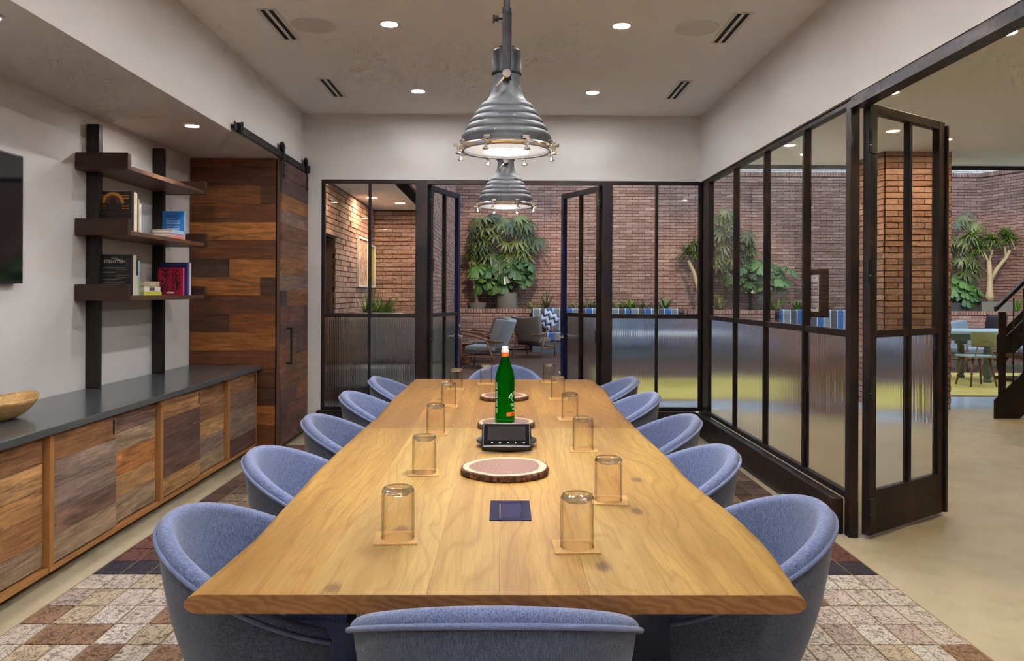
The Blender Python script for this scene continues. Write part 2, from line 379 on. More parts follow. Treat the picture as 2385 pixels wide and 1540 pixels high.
# ---- brick walls
BL, BH, BG = .30, .0605, .010
_bm = MB().box(-BL / 2, BL / 2, -.035, 0, -BH / 2, BH / 2)
BRICK = _bm.mesh('brick', 'brick')
WINDOWS = [(757, 967, 422, 735), (1000, 1052, 445, 735), (1053, 1322, 428, 820), (1322, 1400, 445, 735), (1425, 1633, 427, 735), (1652, 1970, 385, 760), (1997, 2020, 375, 940), (2034, 2222, 350, 955), (2220, 2385, 380, 790)]
def brick_wall(name, O, ang, L, z0, z1, label, holes=(), thick=.18, course=.0705, mod=.31, nmax=300, mat='brick', rowlock=0, mesh=None, keep=True, ends=False):
    """O: left end of the face seen from the front; the wall runs along ang; front normal is ang-90deg"""
    D = Vector((math.cos(ang), math.sin(ang), 0)); Nn = Vector((math.sin(ang), -math.cos(ang), 0)); O = Vector(O)
    mb = MB()
    M = Matrix.Translation(O) @ Matrix.Rotation(ang, 4, 'Z')
    us = sorted({0, L, *[h[0] for h in holes], *[h[1] for h in holes]})
    for a, b in zip(us, us[1:]):
        hs = [h for h in holes if h[0] <= a + 1e-6 and h[1] >= b - 1e-6]
        lo = z0
        for h in sorted(hs, key=lambda q: q[2]):
            if h[2] > lo + .01: mb.box(a, b, 0, thick, lo, h[2], M)
            lo = h[3]
        if z1 > lo + .01: mb.box(a, b, 0, thick, lo, z1, M)
    w = tag(mb.build(name, 'mortar'), label, kind='structure')
    full = []; rest = MB(); row = 0; z = z0
    rnd = random.Random(sum(map(ord, name)))
    ztop = z1 - rowlock
    while z + course * .6 < ztop + 1e-6:
        u = -(.0 if row % 2 else mod / 2); zc = z + course / 2; bh = min(BH, ztop - z - .004)
        while u < L:
            a, b = max(u, 0), min(u + mod - BG, L); u += mod
            if b - a < .03: continue
            cuts = [(a, b)]
            for h in holes:
                if h[2] - .02 < zc < h[3] + .02:
                    n = []
                    for (p, q) in cuts:
                        if q <= h[0] or p >= h[1]: n.append((p, q))
                        else:
                            if h[0] - p > .03: n.append((p, h[0]))
                            if q - h[1] > .03: n.append((h[1], q))
                    cuts = n
            for (p, q) in cuts:
                pr_ = .012 + rnd.uniform(-.004, .005); c = O + D * ((p + q) / 2) + Nn * pr_ + Vector((0, 0, zc - O.z)) ; c.z = zc
                if keep and abs((q - p) - BL) < .003 and bh > BH - .002:
                    px = proj(c)
                    if px and any(x0 < px[0] < x1 and y0 < px[1] < y1 for x0, x1, y0, y1 in WINDOWS): full.append((px[2], c)); continue
                rest.box(-(q - p) / 2, (q - p) / 2, -0, .035, -bh / 2, bh / 2, Matrix.Translation(c) @ Matrix.Rotation(ang, 4, 'Z'))
        z += course; row += 1
    if rowlock:
        u = 0
        while u < L - .03:
            pr_ = .014 + rnd.uniform(-.003, .003); c = O + D * (u + .033) + Nn * pr_; c.z = z1 - rowlock / 2
            rest.box(-.0285, .0285, 0, thick + .014, -rowlock / 2 + .004, rowlock / 2 + .004, Matrix.Translation(c) @ Matrix.Rotation(ang, 4, 'Z')); u += .068
    full.sort(key=lambda q: q[0])
    if full and full[0][0] and full[-1][0] / full[0][0] < 1.2: rnd.shuffle(full)
    full, more = full[:nmax], full[nmax:]
    for d, c in more: rest.box(-BL / 2, BL / 2, 0, .035, -BH / 2, BH / 2, Matrix.Translation(c) @ Matrix.Rotation(ang, 4, 'Z'))
    me = BRICK
    if mat != 'brick': me = bpy.data.meshes.get('brick_' + mat) or _bm.mesh('brick_' + mat, mat)
    for d, c in full:
        ob('brick', me, w, c + Nn * -.035 * 0 , (0, 0, ang + PI))
    if rest.v: tag(rest.build('brick_courses', mat, w), kind='stuff')
    return w
PALE = brickmat('pale_brick', [(0, srgb(214, 206, 196)), (.5, srgb(228, 220, 208)), (1, srgb(206, 196, 184))]); MAT['palebrick'] = PALE  # paler brick tones for the clerestory wall
brick_wall('wall_far', (-1.35, 19.6, 0), 0, 13.9, .85, 4.36, 'tall rose brick wall at the back of the lounge', rowlock=.1)
brick_wall('wall_clerestory', (-1.35, 23.5, 0), 0, 18, 3.6, 7.2, 'pale brick wall lit by daylight above the lounge wall', mat='palebrick', nmax=120)
brick_wall('wall_lounge_left', (-1.2, 13.1, 0), PI / 2, 6.5, 0, 4.36, 'rose brick side wall of the lounge past the nook')
brick_wall('wall_lounge_beam', (-1.2, 9.6, 0), PI / 2, 3.5, 2.7, 4.36, 'rose brick wall above the nook opening', nmax=60)
brick_wall('wall_nook_back', (-2.15, 13.1, 0), 0, .95, 0, 2.7, 'narrow rose brick end wall of the nook')
brick_wall('wall_nook_left', (-2.15, 7.8, 0), PI / 2, 5.3, 0, 2.7, 'rose brick side wall of the nook with a low opening', holes=[(.35, 2.3, 0, 2.02)], nmax=300)
brick_wall('wall_niche', (-2.75, 10.12, 0), 0, .6, 0, 2.02, 'shadowed brick jamb inside the low nook opening')
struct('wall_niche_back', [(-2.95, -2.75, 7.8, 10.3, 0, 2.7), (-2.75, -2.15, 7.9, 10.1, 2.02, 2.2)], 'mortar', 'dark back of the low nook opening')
brick_wall('wall_lounge_right', (11.78, 19.6, 0), R(-68), 9, .85, 4.36, 'rose brick wall angled along the right of the lounge', rowlock=.1)
# hall column
COLX0, COLX1, COLY = 4.44, 5.24, 9.28
def column():
    w = brick_wall('wall_column', (COLX0 + .012, COLY, 0), 0, COLX1 - COLX0 - .024, 0, 3.02, 'square rose brick column standing in the hall', thick=.75)
    return w
column()
brick_wall('wall_column_side', (COLX0, COLY + .76, 0), -PI / 2, .76, 0, 3.02, 'receding side face of the square brick column', thick=.02)

# planter ledge
def ledge(name, x0, x1, y, label, wr=False):
    w = brick_wall(name, (x0, y, 0), 0, x1 - x0, .02, .97, label, thick=.10, rowlock=.095, nmax=120)
    box('planter_soil', (x0, x1, y + .1, 19.6, .0, .90), 'soil', w)
    return w
ledge('wall_ledge', -1.2, .60, 18.85, 'low brick planter wall behind the wooden armchairs')
ledge('wall_ledge_return', 4.15, 6.25, 18.35, 'low brick planter wall below the tall palm')
ledge('wall_ledge_side', 8.0, 12.2, 18.3, 'low brick planter wall below the branching tree')
box('planter_soil', (.6, 4.15, 18.95, 19.6, 0, .92), 'soil', bpy.data.objects['wall_ledge'])
box('planter_soil', (6.25, 8.0, 18.95, 19.6, 0, .92), 'soil', bpy.data.objects['wall_ledge_return'])
w = brick_wall('wall_ledge_nook', (-2.15, 10.7, 0), 0, .95, .02, .98, 'low brick planter wall in the nook', thick=.1, rowlock=.095, nmax=10)
box('planter_soil', (-2.13, -1.22, 10.8, 13.08, 0, .92), 'soil', w)

# ------------------------------------------------------------------ steel glazing
def reeded_pane(w, h, pitch=.0165, amp=.004):
    """local x 0..w, z 0..h, ribs towards -y; flat clear back"""
    n = max(4, int(round(w / pitch))); rows = [[], []]; k = 6
    for i in range(n * k + 1):
        x = w * i / (n * k); y = -.002 - amp * abs(math.sin(PI * i / k))
        rows[0].append((x, y, 0)); rows[1].append((x, y, h))
    m_ = MB(); m_.mi = 0; m_.grid(rows); m_.mi = 1
    return m_.add([(0, .004, 0), (w, .004, 0), (w, .004, h), (0, .004, h)], [(0, 1, 2, 3)])
def pane(parent, kind, w, h, loc):
    if kind == 'reeded':
        mb = reeded_pane(w, h); me = bpy.data.meshes.new('pane'); me.from_pydata(mb.v, [], mb.f); me.materials.append(MAT['reeded']); me.materials.append(MAT['glass'])
        me.polygons.foreach_set('material_index', mb.fm); me.polygons.foreach_set('use_smooth', [True] * len(me.polygons)); me.set_sharp_from_angle(angle=R(50))
        if me.polygons[0].normal.y > 0: me.flip_normals()
        o = ob('pane', me, parent, loc)
    else: o = MB().box(0, w, -.003, .003, 0, h).build('pane', 'glass', parent, loc=loc)
    return o
ZT, ZB, ZR = 2.425, .205, 1.12
def glazing(name, label, loc, rz, L, muls, z0=ZB, z1=ZT, fr=.035, dep=.05, endw=(None, None)):
    """steel screen; local x along, camera side is -y"""
    root = thing(name, label, None, loc, rz, kind='structure')
    e0 = endw[0] or fr; e1 = endw[1] or fr; d = dep / 2
    for b in ((0, e0, z0, z1), (L - e1, L, z0, z1)): box('frame_post', (b[0], b[1], -d, d, b[2], b[3]), 'steel', root, bev=.003)
    for b in ((z0, z0 + fr), (z1 - fr, z1)): box('frame_rail', (e0, L - e1, -d, d, *b), 'steel', root, bev=.003)
    xs = [e0] + [q for mu in muls for q in (mu - .013, mu + .013)] + [L - e1]
    for mu in muls: box('mullion', (mu - .013, mu + .013, -d, d, z0 + fr, z1 - fr), 'steel', root, bev=.002)
    for i in range(0, len(xs), 2):
        a, b = xs[i], xs[i + 1]
        box('middle_rail', (a, b, -d * .8, d * .8, ZR - .02, ZR + .02), 'steel', root, bev=.002)
        pane(root, 'reeded', b - a, ZR - .02 - z0 - fr, (a, 0, z0 + fr)); pane(root, 'clear', b - a, z1 - fr - ZR - .02, (a, 0, ZR + .02))
    return root
glazing('window_1', 'black steel glazed screen beside the sliding plank door, reeded lower panes', (-1.76, 7.70, 0), 0, 1.015, [.46], endw=(.03, .115))
glazing('window_2', 'black steel glazed screen between the double doors and the room corner', (.94, 7.70, 0), 0, .965, [.53], endw=(.10, .03))
# side screen runs from the near post (local x = 0) to the back corner
glazing('window_3', 'long black steel glazed screen along the hall with four bays', (1.925, 7.66, 0), -PI / 2, 3.30, [1.06, 1.83, 2.60], z1=2.415, endw=(.25, .06))
struct('trim_2', (1.90, 1.98, 7.62, 7.74, 0, 2.43), 'steel', 'black steel corner post of the glazed screens')
struct('trim_3', [(-.745, .94, 7.675, 7.725, 2.385, 2.43)], 'steel', 'black steel head over the open double doors')
struct('trim_4', (1.885, 1.965, 1.6, 4.33, 2.355, 2.415), 'steel', 'rusty brown steel head over the side opening')
struct('trim_6', (1.900, 1.950, 4.360, 4.420, 0, .2049), 'steel', 'foot of the black steel end post beside the open hall door')
def baseboard(name, b, label, side):
    o = box(name, b, 'steel', bev=.004); tag(o, label, kind='structure')
    r = MB(); x0, x1, y0, y1, z0, z1 = b
    n = 9
    for i in range(n):
        for zz in (.045, z1 - .035):
            if side == 'x':
                p = y0 + .04 + (y1 - y0 - .08) * i / (n - 1); r_ = MB().lathe([(.0, .002), (.0035, .0015), (.0045, -.002)], 8).xf(Matrix.Translation((x0, p, zz)) @ Matrix.Rotation(-PI / 2, 4, 'Y'))
            else:
                p = x0 + .04 + (x1 - x0 - .08) * i / (n - 1); r_ = MB().lathe([(.0, .002), (.0035, .0015), (.0045, -.002)], 8).xf(Matrix.Translation((p, y0, zz)) @ Matrix.Rotation(PI / 2, 4, 'X'))
            r_.build('screw', 'matteblack', o)
    return o
baseboard('baseboard_right', (1.835, 1.899, 4.43, 7.62, 0, .20), 'black steel plinth below the side glazed screen', 'x')
baseboard('baseboard_back', (1.02, 1.835, 7.60, 7.675, 0, .21), 'black steel plinth below the glazed screen by the corner', 'y')
baseboard('baseboard_backleft', (-1.79, -.80, 7.60, 7.675, 0, .21), 'black steel plinth below the glazed screen by the plank door', 'y')

def door(name, label, loc, rz, L, z1, kick, side, latch='navy', lever=True, z0=.02, st=.07, mid=.5, hz=(.25, .85, 1.55, 2.2), flip=1):
    root = thing(name, label, None, loc, rz, kind='structure'); d = .022
    box('hinge_stile', (0, st, -d, d, z0, z1), 'steel', root, bev=.003)
    box('latch_stile', (L - st, L, -d, d, z0, z1), latch, root, bev=.003)
    box('top_rail', (st, L - st, -d, d, z1 - .05, z1), latch, root, bev=.003)
    box('kick_plate', (st, L - st, -d, d, z0, kick), 'steel', root, bev=.003)
    box('middle_rail', (st, L - st, -d * .8, d * .8, ZR - .02, ZR + .02), 'steel', root, bev=.002)
    mx = st + (L - 2 * st) * mid
    box('mullion', (mx - .014, mx + .014, -d * .9, d * .9, kick, z1 - .05), 'steel', root, bev=.002)
    for a, b in ((st, mx - .014), (mx + .014, L - st)):
        pane(root, 'reeded', b - a, ZR - .02 - kick, (a, 0, kick)); pane(root, 'clear', b - a, z1 - .05 - ZR - .02, (a, 0, ZR + .02))
    for z in hz:
        hs = sorted((side * -d, side * (-d - .006)))
        h = box('hinge', (-.03, .055, hs[0], hs[1], z, z + .125), 'black', root)
        MB().lathe([(.009, 0), (.009, .125)], 10, (-.012, side * (-d - .006), z)).build('hinge_pin', 'matteblack', h, smooth='auto')
        MB().lathe([(.010, .04), (.010, .043)], 10, (-.012, side * (-d - .006), z)).build('hinge_ring', 'chrome', h)
    if lever:
        for s in (-1, 1):
            l = MB().lathe([(.024, 0), (.024, .012)], 16).xf(Matrix.Translation((L - .04, s * d, .885)) @ Matrix.Rotation(-s * PI / 2, 4, 'X')).build('lever_rose', 'chrome', root, smooth='auto')
            MB().tube([(L - .04, s * d, .885), (L - .04, s * (d + .045), .885), (L - .06, s * (d + .055), .885), (L - .16, s * (d + .055), .885)], .009, 8).build('lever', 'chrome', l, smooth=True)
        MB().lathe([(.018, 0), (.018, .012)], 14).xf(Matrix.Translation((L - .035, -d, 1.0)) @ Matrix.Rotation(PI / 2, 4, 'X')).build('lock_cylinder', 'chrome', root, smooth='auto')
    return root
door('door_2', 'open glazed steel door leaf on the plank-door side of the doorway', (-.735, 7.735, 0), R(71), .75, 2.385, .22, 1, st=.055)
door('door_3', 'open glazed steel door leaf on the hall side of the doorway', (.935, 7.735, 0), R(115), .76, 2.385, .22, -1, st=.055)
dr = door('door_4', 'large open glazed steel door leaf with rust-streaked kick plate by the hall', (1.982, 4.345, 0), R(35.5), .83, 2.385, .26, 1, latch='steel', lever=False, hz=(.10, .76, 1.40, 2.11), mid=.53)
box('astragal', (.832, .855, -.035, .03, .02, 2.365), 'steel', dr, bev=.003)
# ------------------------------------------------------------------ ceiling fittings and lamps
MAT['lamp_down'] = emit('downlight_lens', (.97, .98, 1), LAMP['down'])
MAT['lamp_hall'] = emit('hall_downlight_lens', (1, .77, .46), LAMP['hall'])
MAT['lamp_alcove'] = emit('alcove_downlight_lens', (1, .98, .97), LAMP['alcove'])
MAT['lamp_pend'] = emit('pendant_lens', (1, .99, .98), LAMP['pend'])
MAT['lamp_glow'] = emit('pendant_lens_edge', (.93, .96, 1), .22)
def downlight(x, y, z, label, grp, mat='lamp_down', r=.052):
    t = thing('downlight', label, 'downlight', (x, y, z), 0, grp)
    MB().lathe([(r + .014, -.0005), (r + .014, -.004), (r + .002, -.006), (r, -.0015)], 28).build('trim_ring', 'white', t, smooth='auto')
    MB().lathe([(.0001, -.003), (r, -.003)], 28).build('lens', mat, t)
    return t
n_ = {5.09: 'between the ceiling speakers and the back wall', 6.78: 'close to the back wall'}
rows_ = [(6.78, 'row nearest the back wall'), (5.09, 'row level with the ceiling speakers'), (3.40, 'row over the table middle'), (1.71, 'row over the panel end of the table'), (.02, 'row by the near chair'), (-1.6, 'row farthest from the back wall')]
for y, nm in rows_:
    for s, sd in ((-1, 'credenza side'), (1, 'glazed hall side')):
        downlight(.742 * s, y, 3.055, f'recessed room ceiling downlight, {sd}, {nm}', 'room downlights')
for y, nm in ((5.44, 'beside the shelf'), (3.3, 'past the television'), (1.2, 'farthest from the plank wall')):
    downlight(-2.13, y, 2.47, f'small round downlight in the soffit over the credenza, {nm}', 'soffit downlights', 'lamp_alcove', .043)
for y, nm in ((8.93, 'nearest the brick column'), (6.58, 'second from the brick column'), (5.06, 'third from the brick column'), (3.2, 'fourth from the brick column'), (1.2, 'farthest from the brick column')):
    downlight(3.2, y, 3.02, f'warm round downlight in the hall ceiling, {nm}', 'hall downlights', 'lamp_hall', .06)
for y in (8.6, 5.0, 1.5): downlight(6.2, y, 3.02, f'warm round downlight in the hall ceiling over the stairs, {y} m along', 'hall downlights', 'lamp_hall', .06)['label'] = {8.6: 'warm round downlight in the hall ceiling right above the stairs', 5.0: 'warm round downlight in the hall ceiling just before the stairs', 1.5: 'warm round downlight in the hall ceiling far from the stairs'}[y]
q = at(932, 473, z=2.70); downlight(q.x, q.y, 2.70, 'warm downlight in the low nook ceiling near its end wall', 'nook downlights', 'lamp_hall', .07)
downlight(-1.9, 11.4, 2.70, 'warm downlight in the low nook ceiling by the pictures', 'nook downlights', 'lamp_hall', .07)
downlight(4.75, 8.55, 3.02, 'warm round downlight in the hall ceiling just in front of the brick column', 'hall downlights', 'lamp_hall', .06)
downlight(3.6, 9.5, 3.02, 'warm round downlight in the hall ceiling beside the brick column', 'hall downlights', 'lamp_hall', .06)
downlight(-1.7, 9.2, 2.70, 'warm downlight in the low nook ceiling by the glazed screen', 'nook downlights', 'lamp_hall', .07)
for s, sd in ((-1, 'credenza side'), (1, 'glazed hall side')):
    t = thing('ceiling_speaker', f'flat round white ceiling speaker on the {sd}', 'speaker', (1.235 * s, 5.13, 3.055), 0, 'ceiling speakers')
    MB().lathe([(.142, -.0005), (.142, -.005), (.124, -.006)], 40).build('trim_ring', 'white', t, smooth='auto')
    MB().lathe([(.0001, -.004), (.122, -.004), (.122, -.001)], 40).build('grille', plain('speaker_grille', (.66, .64, .62), .7, bump=.6, scale=900), t)
    box('badge', (-.022, .022, -.004, .004, -.0055, -.0042), 'black', t)
    for y, nm in ((5.135, 'beside the ceiling speaker'), (6.70, 'close to the back wall')):
        t = thing('air_vent', f'white linear air vent with two black slots, {sd}, {nm}', 'vent', (1.455 * s, y, 3.055), 0, 'ceiling vents')
        for b in ((-.06, -.038), (-.011, .011), (.038, .06)): box('vent_bar', (b[0], b[1], -.30, .30, -.004, -.0005), 'white', t)
        for b in ((-.30, -.285), (.285, .30)): box('vent_end', (-.038, .038, b[0], b[1], -.0039, -.0005), 'white', t)
        for b in ((-.038, -.011), (.011, .038)):
            sl = box('slot', (b[0], b[1], -.285, .285, -.0012, -.0004), 'can', t)
            box('blade', (b[0] + .012, b[0] + .014, -.284, .284, -.003, -.0013), 'black', sl)

# pendants
MAT['zinc'] = (lambda t: t.bs(base=t.mix(t.ramp(t.noise(t.coord(), 60, 3, .5), [(.66, (0,) * 3), (.72, (.6,) * 3)]), t.ramp(t.noise(t.coord(), 7, 4), [(.3, srgb(92, 93, 98)), (.7, srgb(124, 125, 130))]), srgb(190, 190, 190)), rough=.5, metal=.35))(NT('weathered_zinc'))
MAT['iron'] = plain('dark_grey_cast_metal', srgb(62, 60, 62), .5, .5, bump=.2, scale=60, var=.15)
def pendant(y, label):
    t = thing('pendant_lamp', label, 'lamp', (.004, y, 0), 0, 'pendants over the table')
    zb = 1.812
    prof = [(.143, zb + .012), (.146, zb + .025)]
    n = 5; z0, z1 = zb + .030, zb + .155; r0_, r1_ = .146, .074
    for i in range(n):
        for k in range(6):
            f = (i + k / 6) / n; base = r0_ + (r1_ - r0_) * (f ** 1.25)
            prof.append((base + .0055 * math.sin(PI * k / 6) ** .8, z0 + (z1 - z0) * f))
    prof += [(.072, z1), (.066, z1 + .006), (.056, z1 + .022), (.048, z1 + .045), (.045, z1 + .07), (.0445, z1 + .095)]
    prof += [(.03, z1 + .095)]
    inner = [(.03, z1 + .09), (.06, z1 - .01), (.138, zb + .02), (.143, zb + .012)]
    MB().lathe(prof + inner, 48).build('shade', 'zinc', t, smooth='auto')
    zc = z1 + .09
    MB().lathe([(.046, zc), (.050, zc + .004), (.050, zc + .012), (.0475, zc + .016), (.0475, zc + .078), (.043, zc + .084), (.026, zc + .086), (.028, zc + .094), (.014, zc + .098)], 32).build('socket_housing', 'iron', t, smooth='auto')
    br = MB().box(-.0155, .0155, -.056, -.051, zc - .03, zc + .19).box(-.0155, .0155, .051, .056, zc - .03, zc + .19).box(-.0155, .0155, -.056, .056, zc + .19, zc + .195).build('bracket', 'iron', t, bev=.001)
    MB().lathe([(.0145, 0), (.0145, .02), (.012, .022)], 18).xf(Matrix.Translation((0, -.056, zc - .012)) @ Matrix.Rotation(PI / 2, 4, 'X')).build('pivot_bolt', 'chrome', br, smooth='auto')
    MB().tube([(0, -.07, zc - .012), (-.032, -.075, zc - .055)], .0042, 8).build('pivot_lever', 'chrome', br, smooth=True)
    MB().lathe([(.0135, zc + .19), (.0155, zc + .20), (.0155, zc + .225), (.011, zc + .228), (.010, 3.052), (.05, 3.053), (.05, 3.0545)], 20).build('rod', 'iron', t, smooth='auto')
    k = MB().tube([(-.012, 0, zc + .19), (-.03, 0, zc + .19)], .004, 8).build('set_screw', 'iron', t, smooth=True)
    MB().lathe([(.010, 0), (.010, .012), (.015, .013), (.015, .018)], 12).xf(Matrix.Translation((-.028, 0, zc + .19)) @ Matrix.Rotation(-PI / 2, 4, 'Y')).build('thumb_knob', 'iron', k, smooth='auto')
    MB().lathe([(.140, zb - .006), (.158, zb - .006), (.163, zb - .001), (.163, zb + .004), (.158, zb + .010), (.146, zb + .014), (.140, zb + .012)], 56, close=True).build('rim_ring', 'chrome', t, smooth='auto')
    MB().lathe([(.075, zb - .008), (.12, zb - .003), (.141, zb + .002)], 40).build('lens', 'lamp_glow', t, smooth=True)
    MB().lathe([(.0001, zb - .009), (.075, zb - .008)], 40).build('lens_centre', 'lamp_pend', t, smooth=True)
    c0 = None
    for i in range(8):
        a = 2 * PI * (i + .5) / 8
        if c0 is None:
            c = MB().box(-.004, .004, .150, .172, zb - .010, zb + .012)
            c.box(-.011, .011, .150, .160, zb + .010, zb + .016)
            c.tube([(-.011, .155, zb + .017), (.011, .155, zb + .017)], .0055, 8)
            c.tube([(0, .170, zb + .002), (0, .183, zb + .002)], [.004, .006], 8)
            c.lathe([(.0001, 0), (.0065, .002), (.0065, .007), (.003, .009), (.003, .016)], 10, (0, .168, zb - .026))
            c.lathe([(.0085, 0), (.0085, .004)], 10, (0, .168, zb - .026), sx=1.3)
            c0 = c.build('clamp', 'chrome', t, smooth='auto', rot=(0, 0, a))
        else:
            ob('clamp', c0.data, t, None, (0, 0, a))
    return t
pendant(2.64, 'ribbed grey industrial pendant lamp hanging nearer the power panel')
pendant(4.33, 'ribbed grey industrial pendant lamp hanging nearer the double doors')

# ------------------------------------------------------------------ patchwork rug
def rugmat():
    t = NT('patchwork_wool'); off = t.orand(91); oc = t.n('ObjectInfo').outputs['Color']
    p = t.n('VectorMath', {0: t.n('TexCoord').outputs['Object'], 1: off}, operation='ADD').outputs[0]
    a = t.noise(p, 24, 2, .5, 1.6); b = t.noise(p, 9, 3, .5)
    line = t.ramp(t.math('ABSOLUTE', t.math('SUBTRACT', a, .5)), [(.018, (1,) * 3), (.034, (0,) * 3)])
    blot = t.ramp(t.noise(p, 40, 1, .5, .9), [(.60, (0,) * 3), (.63, (1,) * 3)])
    sx = t.n('SeparateXYZ', {0: p}).outputs[0]
    st = t.ramp(t.math('ABSOLUTE', t.math('SINE', t.math('MULTIPLY', sx, 42))), [(.10, (1,) * 3), (.16, (0,) * 3)])
    msk = t.ramp(b, [(.42, (0,) * 3), (.5, (1,) * 3)])
    fac = t.math('MULTIPLY', t.math('MAXIMUM', t.math('MULTIPLY', line, .9), t.math('MAXIMUM', t.math('MULTIPLY', blot, msk), t.math('MULTIPLY', st, .55))), .85)
    fine = t.noise(p, 260, 2, .6)
    c = t.mix(fac, t.mix(t.math('MULTIPLY', b, .5), oc, t.mix(1.0, oc, (.72, .64, .56), 'MULTIPLY')), t.mix(1.0, oc, (.14, .10, .10), 'MULTIPLY'))
    c = t.mix(t.math('MULTIPLY', fine, .3), c, t.mix(1.0, oc, (.5, .45, .42), 'MULTIPLY'))
    return t.bs(base=c, rough=.95, normal=t.bump(t.math('ADD', fine, fac), .4, .004))
MAT['patch'] = rugmat(); MAT['rugseam'] = plain('rug_backing', srgb(150, 124, 92), .95, bump=.5, scale=300)
def make_rug():
    x0, x1, y0, y1 = -1.935, 1.785, .55, 6.95
    rug = tag(box('patchwork_rug', (x0, x1, y0, y1, .001, .008), 'rugseam'), 'large faded patchwork rug under the long oak table', 'rug')
    px, py = (x1 - x0 - .012) / 29, .1875; me = MB().box(-px / 2 + .004, px / 2 - .004, -py / 2 + .004, py / 2 - .004, 0, .003).mesh('patch', 'patch')
    ny = int((y1 - y0) / py); nx = 29; cells = []
    cream = [dim(1.05, *q) for q in ((208, 196, 182), (196, 180, 156), (218, 210, 198), (188, 170, 160), (202, 184, 158), (206, 192, 182), (212, 204, 192), (150, 118, 92), (196, 176, 160))]
    red = [dim(.8, 140, 92, 82), dim(.8, 120, 72, 62), dim(.8, 156, 112, 100), dim(.8, 110, 70, 66)]
    brn = [dim(.8, 120, 96, 80), dim(.8, 146, 122, 100), dim(.8, 98, 76, 64), dim(.8, 168, 146, 122), dim(.8, 112, 80, 66)]
    rd = random.Random(5)
    for j in range(ny):
        yy = y1 - py * (j + .5) - .01
        for i in range(nx):
            xx = x0 + .006 + px * (i + .5)
            if 3.74 < yy < 3.94: c = dim(.8, 64, 58, 72)
            elif yy <= 3.74: c = rd.choice(cream)
            elif yy < 4.75: c = rd.choice(red)
            elif yy < 6.3: c = rd.choice(brn)
            else: c = rd.choice(red + brn[:1])
            q = proj((xx, yy, .01)); vis = q and -40 < q[0] < 2425 and q[1] < 1560 and (abs(xx) > .62) 
            pri = (q[2] if vis else 99) - (.0)
            cells.append((pri, xx, yy, c))
    cells.sort(key=lambda q: q[0])
    for pri, xx, yy, c in cells[:300]: ob('patch', me, rug, (xx, yy, .008), None, c)
    rest = {}
    for pri, xx, yy, c in cells[300:]:
        k = 0 if 3.74 >= yy else (1 if yy < 4.75 else (2 if yy < 6.3 else 1)); rest.setdefault(k, MB()).box(xx - px / 2 + .004, xx + px / 2 - .004, yy - py / 2 + .004, yy + py / 2 - .004, .008, .011)
    for k, mb in rest.items(): tag(mb.build('patches', 'patch', rug, color=(cream[1], red[0], brn[1])[k]), kind='stuff')
make_rug()

# ------------------------------------------------------------------ long oak table
TZ, TT = .75, .037
LEFT = [(418, 1392), (426, 1386), (491, 1331), (551, 1283), (589, 1251), (611, 1229), (641, 1193), (677, 1157), (700, 1131), (735, 1092), (768, 1062), (800, 1033), (850, 989), (880, 966), (893, 949), (910, 929), (939, 904), (963, 883)]
RIGHT = [(1883, 1394), (1877, 1390), (1828, 1320), (1788, 1262), (1745, 1222), (1698, 1182), (1640, 1141), (1600, 1107), (1562, 1064), (1530, 1035), (1500, 1009), (1456, 966), (1433, 943), (1421, 923), (1410, 904), (1380, 885)]
def edge(pts):
    w = sorted([(p.y, p.x) for p in (at(u, v, z=TZ) for u, v in pts)])
    def f(y):
        if y <= w[0][0]: return w[0][1]
        for (a, b), (c, d) in zip(w, w[1:]):
            if a <= y <= c: return b + (d - b) * (y - a) / max(1e-6, c - a)
        return w[-1][1]
    return lambda y: sum(f(y + k * .05) for k in (-2, -1, 0, 1, 2)) / 5
eL, eR = edge(LEFT), edge(RIGHT)
TY0, TY1, TYM = 1.545, 5.43, 3.46
table = thing('conference_table', 'long live-edge oak boardroom table with pale jointed boards', 'table', (0, 3.5, 0))
def plank(y0, y1, fa, fb, col, roundl=False, roundr=False, seed=0):
    n = max(6, int((y1 - y0) / .09)); rows = []
    for i in range(n + 1):
        y = y0 + (y1 - y0) * i / n; a, b = fa(y), fb(y); r_ = TT / 2; sec = []
        # closed section, counter clockwise starting at lower left
        if roundl:
            for k in range(9):
                g = -PI / 2 - PI * k / 8; sec.append((a + .030 + .030 * math.cos(g) , TZ - r_ + r_ * math.sin(g)))
        else: sec += [(a, TZ - TT), (a, TZ - .0005), (a + .0005, TZ)]
        if roundr:
            for k in range(9):
                g = PI / 2 - PI * k / 8; sec.append((b - .030 + .030 * math.cos(g), TZ - r_ + r_ * math.sin(g)))
        else: sec += [(b - .0005, TZ), (b, TZ - .0005), (b, TZ - TT)]
        rows.append([(x, y - 3.5, z) for x, z in sec])
    mb = MB().grid(rows, closed=True)
    k = len(rows[0]); tot = len(rows) * k
    mb.f.append(tuple(range(k - 1, -1, -1))); mb.fm.append(1)
    mb.f.append(tuple(range(tot - k, tot))); mb.fm.append(1)
    o = mb.build('plank', ['oak', 'oakend'], table, smooth='auto', color=col)
    return o
def const(x): return lambda y: x
oakc = [tuple(a * b for a, b in zip(q, (.84, .78, .50))) for q in [dim(.52, 228, 182, 118), dim(.52, 206, 154, 92), dim(.52, 236, 198, 140), dim(.52, 198, 146, 84), dim(.52, 230, 188, 126), dim(.52, 214, 164, 102)]]
for (y0, y1, seams, off) in ((TY0, TYM, [-.385, -.148, -.008, .17, .33], 0), (TYM, TY1, [-.40, -.245, -.15, .16, .36], 3)):
    fs = [eL] + [const(s) for s in seams] + [eR]
    for i in range(len(fs) - 1):
        g0 = fs[i] if i == 0 else const(seams[i - 1]); g1 = fs[i + 1] if i == len(fs) - 2 else const(seams[i])
        plank(y0, y1, g0, g1, oakc[(i * 2 + off) % 6], i == 0, i == len(fs) - 2)
